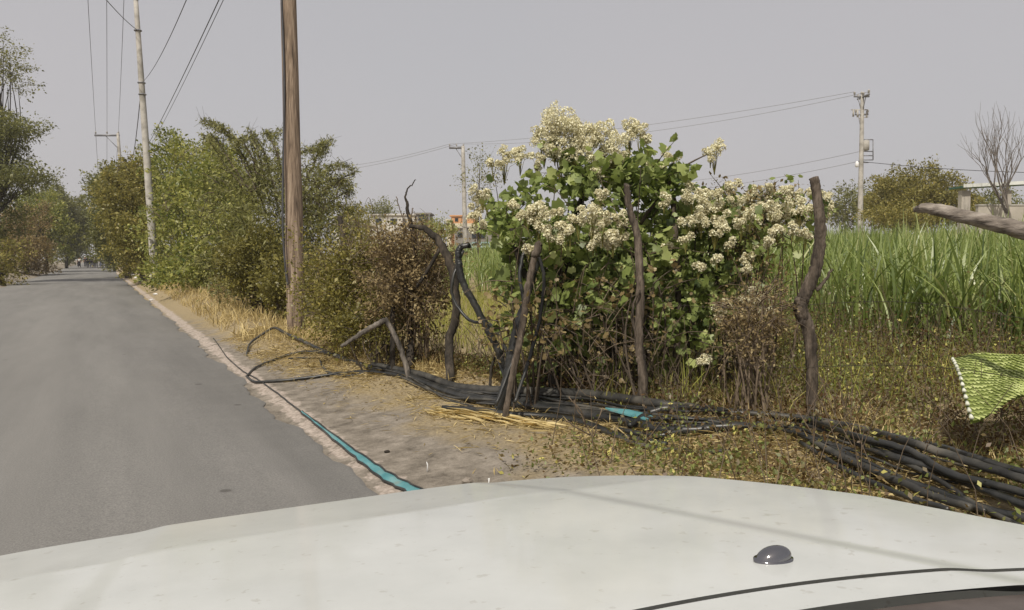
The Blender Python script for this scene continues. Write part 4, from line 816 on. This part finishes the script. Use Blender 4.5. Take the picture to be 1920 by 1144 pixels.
# ------------------------------------------------------------------ people on the road
def cloth(name, c): return noisemat(name, [tuple(x*.85 for x in c), c], 12, .9, 0)
CL = {'dark': cloth('cloth_dark', (.03,.03,.035)), 'white': cloth('cloth_white', (.75,.74,.7)), 'grey': cloth('cloth_grey', (.2,.2,.2)), 'brown': cloth('cloth_brown', (.12,.07,.05)), 'skin': cloth('skin', (.28,.16,.1)), 'hair': cloth('hair', (.015,.012,.01)), 'blue': cloth('cloth_blue', (.06,.08,.14))}
def skin(name, verts, edges, rads, mat, parent, sub=1):
    me = bpy.data.meshes.new(name); me.from_pydata([tuple(v) for v in verts], edges, []); me.materials.append(mat)
    o = bpy.data.objects.new(name, me); COL.objects.link(o); o.parent = parent
    s = o.modifiers.new('s', 'SKIN'); sv = me.skin_vertices[0].data
    for i, r_ in enumerate(rads): sv[i].radius = (r_, r_)
    sv[0].use_root = True; sm = o.modifiers.new('d', 'SUBSURF'); sm.levels = sm.render_levels = sub; s.use_smooth_shade = True; return o
def person(x, y, rz, sc_, shirt, trousers, label, stride=.18, hat=None):
    r = thing('person', (x, y, .02), label, 'person', 'people walking far down the road'); r.rotation_euler = (0,0,rz); r.scale = (sc_,)*3
    hip, kn, an = .92, .5, .08
    V = [(0,0,.95),(0,0,1.15),(0,0,1.38),(0,0,1.5),(0,.01,1.6),(0,.02,1.7), (.1,0,.9),(.1,stride*.6,kn),(.1,stride,an),(.1,stride+.14,.04), (-.1,0,.9),(-.1,-.02,kn),(-.1,-stride,an),(-.1,-stride+.14,.04),
         (.19,0,1.36),(.24,-.04,1.12),(.24,.06,.88),(.24,.1,.78), (-.19,0,1.36),(-.24,.04,1.12),(-.24,.12,.9),(-.24,.17,.81)]
    E = [(0,1),(1,2),(2,3),(3,4),(4,5),(0,6),(6,7),(7,8),(8,9),(0,10),(10,11),(11,12),(12,13),(2,14),(14,15),(15,16),(16,17),(2,18),(18,19),(19,20),(20,21)]
    Rr = [.14,.13,.15,.05,.09,.09,.085,.06,.04,.035,.085,.06,.04,.035,.06,.045,.033,.035,.06,.045,.033,.035]
    skin('body', V, E, Rr, CL['skin'], r)
    sv = [V[i] for i in (0,1,2,14,15,18,19)]; skin('shirt', sv, [(0,1),(1,2),(2,3),(3,4),(2,5),(5,6)], [.165,.15,.175,.075,.06,.075,.06], CL[shirt], r)
    tv = [V[i] for i in (0,6,7,8,10,11,12)]; skin('trousers', tv, [(0,1),(1,2),(2,3),(0,4),(4,5),(5,6)], [.16,.1,.078,.06,.1,.078,.06], CL[trousers], r)
    m = MB(); m.tube([(0,-.03,1.63),(0,-.02,1.7),(0,0,1.77),(0,0,1.80)], [.1,.112,.1,.04], 10)
    o = m.build('hat' if hat else 'hair', CL[hat or 'hair']); o.parent = r
for (px, dd, rz, s, sh, tr_, lb) in ((149,124,2.9,.98,'white','dark','person in white top and dark trousers at the left of the group'), (160,128,3.2,1,'dark','dark','person all in dark clothing second from the left'), (165,122,.1,1.03,'dark','dark','tall person in black near the middle of the group'), (171,123,3.0,.98,'grey','dark','person in grey shirt in the middle of the group'),
    (176,126,3.3,1.02,'white','dark','person in white shirt just right of the group middle'), (181,124,3.0,.92,'brown','dark','shorter person in brown top right of the middle'), (190,130,3.1,1,'white','blue','person in pale shirt walking apart at the right')):
    b_ = at(px, 500, dd); person(b_.x, b_.y, rz, s, sh, tr_, lb, .15+.1*random.random(), 'white' if px in (160, 176) else None)

# ------------------------------------------------------------------ litter and stones
rd = random.Random(9)
def lump(name, label, cat, p, s, mat, group=None, flat=.5):
    m = MB(); V = []; n, k = 8, 5
    for i in range(k+1):
        th = math.pi*i/k
        for j in range(n): a_ = 2*math.pi*j/n; q = 1+rd.uniform(-.22, .22); V.append((p[0]+s*q*math.sin(th)*math.cos(a_), p[1]+s*q*math.sin(th)*math.sin(a_)*.8, p[2]+s*flat*(.6+q*math.cos(th))))
    m.add(V, [(i*n+j, i*n+(j+1) % n, (i+1)*n+(j+1) % n, (i+1)*n+j) for i in range(k) for j in range(n)]); return tag(m.build(name, mat, smooth=False), label, cat, group)
M['stone'] = noisemat('stone', [(.2,.17,.14),(.38,.34,.29)], 15, .95, .4)
M['trash'] = noisemat('plastic_white', [(.6,.6,.6),(.8,.8,.78)], 10, .6, 0)
lump('stone', 'small dark stone alone on the dirt shoulder', 'stone', gnd(726,847), .025, M['barkdark'])
lump('stone', 'tan stone near the hood at the end of the teal strip', 'stone', gnd(876,902), .045, M['stone'])
lump('stone', 'dark pebble on the asphalt in front of the hood', 'stone', gnd(372,872), .018, M['barkdark'])
lump('stone', 'dark pebble on the asphalt at the lower left', 'stone', gnd(44,962), .014, M['barkdark'])
for i, (x, y, s) in enumerate(((250,517,.16),(255,522,.12),(292,553,.1),(284,563,.08),(247,513,.14))): lump('plastic_litter', ['white plastic bag nearest the concrete pole','small white scrap beside the plastic bag','crumpled white wrapper on the dirt verge','flat pale scrap near the road edge','farthest white scrap on the right verge'][i], 'litter', gnd(x, y), s, M['trash'], 'white litter on the verge')
lump('plastic_litter', 'white scrap on the left verge', 'litter', gnd(30,530), .12, M['trash'], 'white litter on the verge')
for i, (x, y) in enumerate(((801,884),(916,907))):
    p = gnd(x, y); m = MB(); m.tube([p, p+Vector((.004,.002,.05)), p+Vector((.0,.01,.07-.03*i))], [.004,.005,.003], 5); tag(m.build('straw_stub', M['trash']), ['pale upright stub on the dirt left of the tan stone','tiny pale stub by the hood right of the tan stone'][i], 'stub')
o_ = []
while len(o_) < 5200:
    y = rng.uniform(1.5, 14); x = fence_l(y)+rng.normal(-.35, .55)
    if x > 1.9: o_.append((x, y, ter(x, y)+rng.uniform(.004, .03)))
P = np.array(o_); n = len(P); A = rdir(n); A[:, 2] *= .3
tag(scatter('leaf_litter', T_LEAF, P, A, rdir(n, 2), rng.uniform(.018, .05, n), rng.uniform(0, 1, n), M['lf_dry']), 'dead brown leaves strewn over the verge among the hoses', 'leaf litter', kind='stuff')
# straw bundle lying in front of the hoses
o_ = []; P0, P1 = gnd(780,775), gnd(1000,800); n = 120
s = rng.uniform(0, 1, n); P = np.array(P0)[None]*(1-s[:, None])+np.array(P1)[None]*s[:, None]+rng.normal(size=(n,3))*np.array([.05,.05,.008]); P[:, 2] = [ter(p[0], p[1])+rng.uniform(.01,.05) for p in P]
A = np.repeat(np.array(P1-P0)[None], n, 0)+rng.normal(size=(n,3))*.18; A[:, 2] *= .3
tag(scatter('straw_bundle', (T_THIN[0]*np.array([1,.3,1]), T_THIN[1]), P, A, rdir(n, 3), rng.uniform(.12,.4,n), rng.uniform(.5,1,n), M['straw']), 'bright bundle of pale cane straw in front of the hoses', 'straw', kind='stuff')
# dry fallen branch in front of the hoses
r = thing('dry_branch', gnd(1110,840), 'thin pale forked dry branch sticking up before the hose pile', 'branch'); m = MB()
for pts in ([(1115,835,5.6),(1095,790,5.6),(1075,750,5.6)], [(1110,830,5.6),(1120,790,5.5),(1130,765,5.5)], [(1105,815,5.6),(1060,790,5.5)], [(1100,800,5.6),(1085,765,5.5),(1068,745,5.5)]): m.tube(resample([at(*p) for p in pts], 5, .004), .005, 4)
m.build('twigs', M['straw'] if False else M['twig'], r)

# ------------------------------------------------------------------ the white car
def paint():
    m, n, o = newmat('car_paint_white'); L = n.links.new; b = n.nodes.new('ShaderNodeBsdfPrincipled'); b.inputs['Roughness'].default_value = .38; b.inputs['Coat Weight'].default_value = .55; b.inputs['Coat Roughness'].default_value = .09
    tc = n.nodes.new('ShaderNodeTexCoord')
    def nz(s, d=5, r=.6, st=(1,1,1)):
        mp = n.nodes.new('ShaderNodeMapping'); mp.inputs['Scale'].default_value = st; L(tc.outputs['Object'], mp.inputs[0]); x = n.nodes.new('ShaderNodeTexNoise'); x.inputs['Scale'].default_value = s; x.inputs['Detail'].default_value = d; x.inputs['Roughness'].default_value = r; L(mp.outputs[0], x.inputs['Vector']); return x.outputs['Fac']
    r = ramp(n, [(.50,.52,.50),(.56,.58,.56),(.61,.63,.61)], [.3,.5,.7]); L(nz(3.5, 7, .65), r.inputs[0])
    sp = ramp(n, [(.55,.5,.42),(1,1,1)], [.30,.36]); L(nz(42, 3), sp.inputs[0])
    mx = n.nodes.new('ShaderNodeMixRGB'); mx.blend_type = 'MULTIPLY'; mx.inputs[0].default_value = .35; L(r.outputs[0], mx.inputs[1]); L(sp.outputs[0], mx.inputs[2])
    L(mx.outputs[0], b.inputs['Base Color']); rr = n.nodes.new('ShaderNodeMapRange'); rr.inputs[3].default_value = .3; rr.inputs[4].default_value = .6; L(nz(6), rr.inputs[0]); L(rr.outputs[0], b.inputs['Roughness'])
    L(b.outputs[0], o.inputs[0]); return m
PM = paint()
CX = .40; Y0 = -.35
def B_(phi, grow=0):
    c, s = math.cos(phi), math.sin(phi); n_ = 5.0; e = 2/n_
    return c, s, e
def ztop(x, y):
    u = x-CX; z = EYE-.385-.10*(y-.74)-.02*max(0, y-1.3)/.3
    z -= .02*(abs(u)/.85)**3
    # raised centre between two creases that open toward the windscreen
    cl = .36+.24*(1.4-y)/.57*.5+.0
    z += .005*(1-sstep(cl-.03, cl+.03, abs(u)))-.005
    return z
def outline(phi):  # plan outline of the nose, phi 0 = right, pi = left
    c, s = math.cos(phi), math.sin(phi); n_ = 4.2 if c > 0 else 8.0; rr = (abs(c)**n_+abs(s)**n_)**(-1/n_); x = c*rr; y = s*rr
    yy = Y0+(1.60-Y0)*y; hw_ = .90-.09*sstep(.9, 1.6, yy)
    return Vector((CX+hw_*x, yy, 0))
def hood_cut(x): u = (x-CX); return .695-.42*max(0, u if u > 0 else -u)**2*.85     # rear edge of the hood in plan
def car():
    root = thing('parked_car', (CX, .5, 0), 'dusty white car whose hood fills the bottom of the view', 'car')
    NP, NR = 240, 70; Rr = .05
    def grid_part(name, cond, mat, thick=0):
        V = []; idx = {}
        rows = []
        for i in range(NP+1):
            phi = math.pi*i/NP; b = outline(phi); b2 = outline(min(math.pi, phi+.01)); b1 = outline(max(0, phi-.01)); tdir = (b2-b1).normalized(); nrm = Vector((tdir.y, -tdir.x, 0)); row = []
            if nrm.dot(b-Vector((CX, Y0, 0))) < 0: nrm = -nrm
            b = b-nrm*Rr
            for j in range(NR+1):
                t = j/NR; base_ = Vector((CX, Y0, 0)).lerp(b, t); row.append(Vector((base_.x, base_.y, ztop(base_.x, base_.y))))
            zt = ztop(b.x, b.y)
            for k in range(1, 9): th = math.pi/2*k/8; row.append(Vector((b.x, b.y, zt))+nrm*Rr*math.sin(th)-Vector((0,0,Rr*(1-math.cos(th)))))
            for dz in (.08, .16, .24, .34, .44, .54, .62): row.append(Vector((b.x, b.y, zt-Rr-dz))+nrm*(Rr+.03*math.sin(dz*5)))
            rows.append(row)
        n_ = len(rows[0]); Vs = [p for r_ in rows for p in r_]; Fc = []
        for i in range(NP):
            for j in range(n_-1):
                q = (i*n_+j, i*n_+j+1, (i+1)*n_+j+1, (i+1)*n_+j); c = sum((Vs[a_] for a_ in q), Vector())/4
                if j < 1: q = q[:1]+q[1:]
                if cond(c): Fc.append(q)
        m = MB(); m.add(Vs, Fc); o = m.build(name, mat, root); return o
    # body shell (fenders, nose) below and around; hood as its own fine patch
    body = grid_part('body', lambda c: c.z < ztop(c.x, c.y)-.0001 if False else (c.y > .1 and (abs(c.x-CX) > 3 or c.z < EYE-.385-.10*(c.y-.74)-.03-.02*max(0, c.y-1.3)/.3-.018*(abs(c.x-CX)/.85)**3)), PM)
    # hood patch
    def patch(name, y_lo, y_hi, x0, x1, mat, nx=160, ny=90, dz=0.0):
        V = []; 
        for j in range(ny+1):
            for i in range(nx+1):
                x = x0+(x1-x0)*i/nx; lo, hi = y_lo(x), y_hi(x); y = lo+(hi-lo)*j/ny; V.append((x, y, ztop(x, y)+dz))
        m = MB(); m.add(V, [(j*(nx+1)+i, j*(nx+1)+i+1, (j+1)*(nx+1)+i+1, (j+1)*(nx+1)+i) for j in range(ny) for i in range(nx)]); return m.build(name, mat, root)
    def front(x):   # y of the outline (less the rounding) at a given x
        lo, hi = Y0, 1.6
        best = Y0
        for k in range(0, 121):
            phi = math.pi*k/120; b = outline(phi); 
            if (k and (px_-x)*(b.x-x) <= 0):
                t = (px_-x)/(px_-b.x+1e-9); return (py_+(b.y-py_)*t)-Rr*.9
            px_, py_ = b.x, b.y
        return best
    FX = {}
    def fr(x):
        k = round(x, 4)
        if k not in FX: FX[k] = front(x)
        return FX[k]
    e = .842
    hood = patch('hood', hood_cut, fr, CX-e, CX+e, PM)
    cowl = patch('cowl_panel', lambda x: hood_cut(x)-.075, lambda x: hood_cut(x)-.0065, CX-e, CX+e, PM, ny=8, dz=-.002)
    dark = noisemat('cowl_plastic', [(.06,.05,.045),(.13,.11,.10)], 6, .6, .2)
    grille = patch('cowl_grille', lambda x: hood_cut(x)-.20, lambda x: hood_cut(x)-.079, CX-e, CX+e, dark, ny=8, dz=-.012)
    gap = patch('shut_line', lambda x: hood_cut(x)-.03, lambda x: hood_cut(x)+.01, CX-e, CX+e, M['wire'], ny=2, dz=-.02)
    rear = patch('dash_ledge', lambda x: -.3, lambda x: hood_cut(x)-.204, CX-e, CX+e, PM, ny=6, dz=-.02)
    # washer nozzle: chrome dome on a flange
    c = None
    for y in np.linspace(.6, 1.3, 200):
        pass
    r_ = ray(1450, 1052); d = .3
    while True:
        p = Vector((0,0,EYE))+r_*d
        if p.z <= ztop(p.x, p.y): break
        d += .001
    chrome = noisemat('chrome', [(.10,.10,.105),(.30,.30,.31)], 3, .08, 0, metal=1)
    m = MB(); V = []; K, Nn = 8, 28
    az = -.35
    def E(th, ph, sx, sy, sz): 
        x = sx*math.cos(th)*math.cos(ph); y = sy*math.cos(th)*math.sin(ph); z = sz*math.sin(th)
        return Vector((p.x+x*math.cos(az)-y*math.sin(az), p.y+x*math.sin(az)+y*math.cos(az), ztop(p.x, p.y)+.004+z))
    for i in range(K+1):
        for j in range(Nn): V.append(E(math.pi/2*i/K*.98, 2*math.pi*j/Nn, .023, .014, .015)+Vector((.006*math.sin(math.pi/2*i/K), 0, 0)))
    m.add(V, [(i*Nn+j, i*Nn+(j+1) % Nn, (i+1)*Nn+(j+1) % Nn, (i+1)*Nn+j) for i in range(K) for j in range(Nn)]); nz_ = m.build('washer_nozzle', chrome, root)
    m = MB(); V = [E(0, 2*math.pi*j/Nn, .026, .0165, 0)+Vector((0,0,-.004)) for j in range(Nn)]+[E(0, 2*math.pi*j/Nn, .026, .0165, 0) for j in range(Nn)]; m.add(V, [(j, (j+1) % Nn, Nn+(j+1) % Nn, Nn+j) for j in range(Nn)]+[tuple(range(Nn, 2*Nn))]); fl = m.build('flange', chrome, nz_)
    fl.parent = nz_; fl.matrix_parent_inverse = Matrix.Identity(4)
    # lights, bumper, wheels
    glass = noisemat('lamp_glass', [(.6,.6,.62),(.75,.75,.78)], 4, .12, 0, spec=.8)
    for s in (-1, 1):
        m = MB(); m.box((CX+s*.58, 1.585, .78), (.28,.06,.15)); m.build('headlight', glass, root, True, .02)
        for y in (1.0, -1.5):
            m = MB(); cc = Vector((CX+s*.76, y, .31)); m.tube([cc-Vector((.1,0,0)), cc-Vector((.07,0,0)), cc+Vector((.07,0,0)), cc+Vector((.1,0,0))], [.27,.31,.31,.27], 28); wh = m.build('wheel', M['wire'], root)
            m = MB(); m.tube([cc+Vector((s*.085,0,0)), cc+Vector((s*.108,0,0))], .18, 20); h_ = m.build('rim', M['steel'], root); h_.parent = wh; h_.matrix_parent_inverse = Matrix.Identity(4)
    m = MB(); m.box((CX, 1.62, .48), (1.5,.12,.16)); m.build('bumper', dark, root, True, .04)
    m = MB(); m.box((CX, 1.60, .74), (.7,.04,.12)); m.build('grille', dark, root, True, .01)
    return root
car()

# ------------------------------------------------------------------ haze
HZ = bpy.data.materials.new('haze'); HZ.use_nodes = True; hn = HZ.node_tree; hn.nodes.clear(); ho = hn.nodes.new('ShaderNodeOutputMaterial'); hv = hn.nodes.new('ShaderNodeVolumePrincipled')
hv.inputs['Color'].default_value = (.93, .93, .95, 1); hv.inputs['Density'].default_value = .0006; hv.inputs['Anisotropy'].default_value = .2; hn.links.new(hv.outputs[0], ho.inputs['Volume'])
m = MB(); m.box((40, 180, 14.75), (1300, 900, 37.5)); hzo = m.build('haze', HZ, None, False); hzo['kind'] = 'stuff'
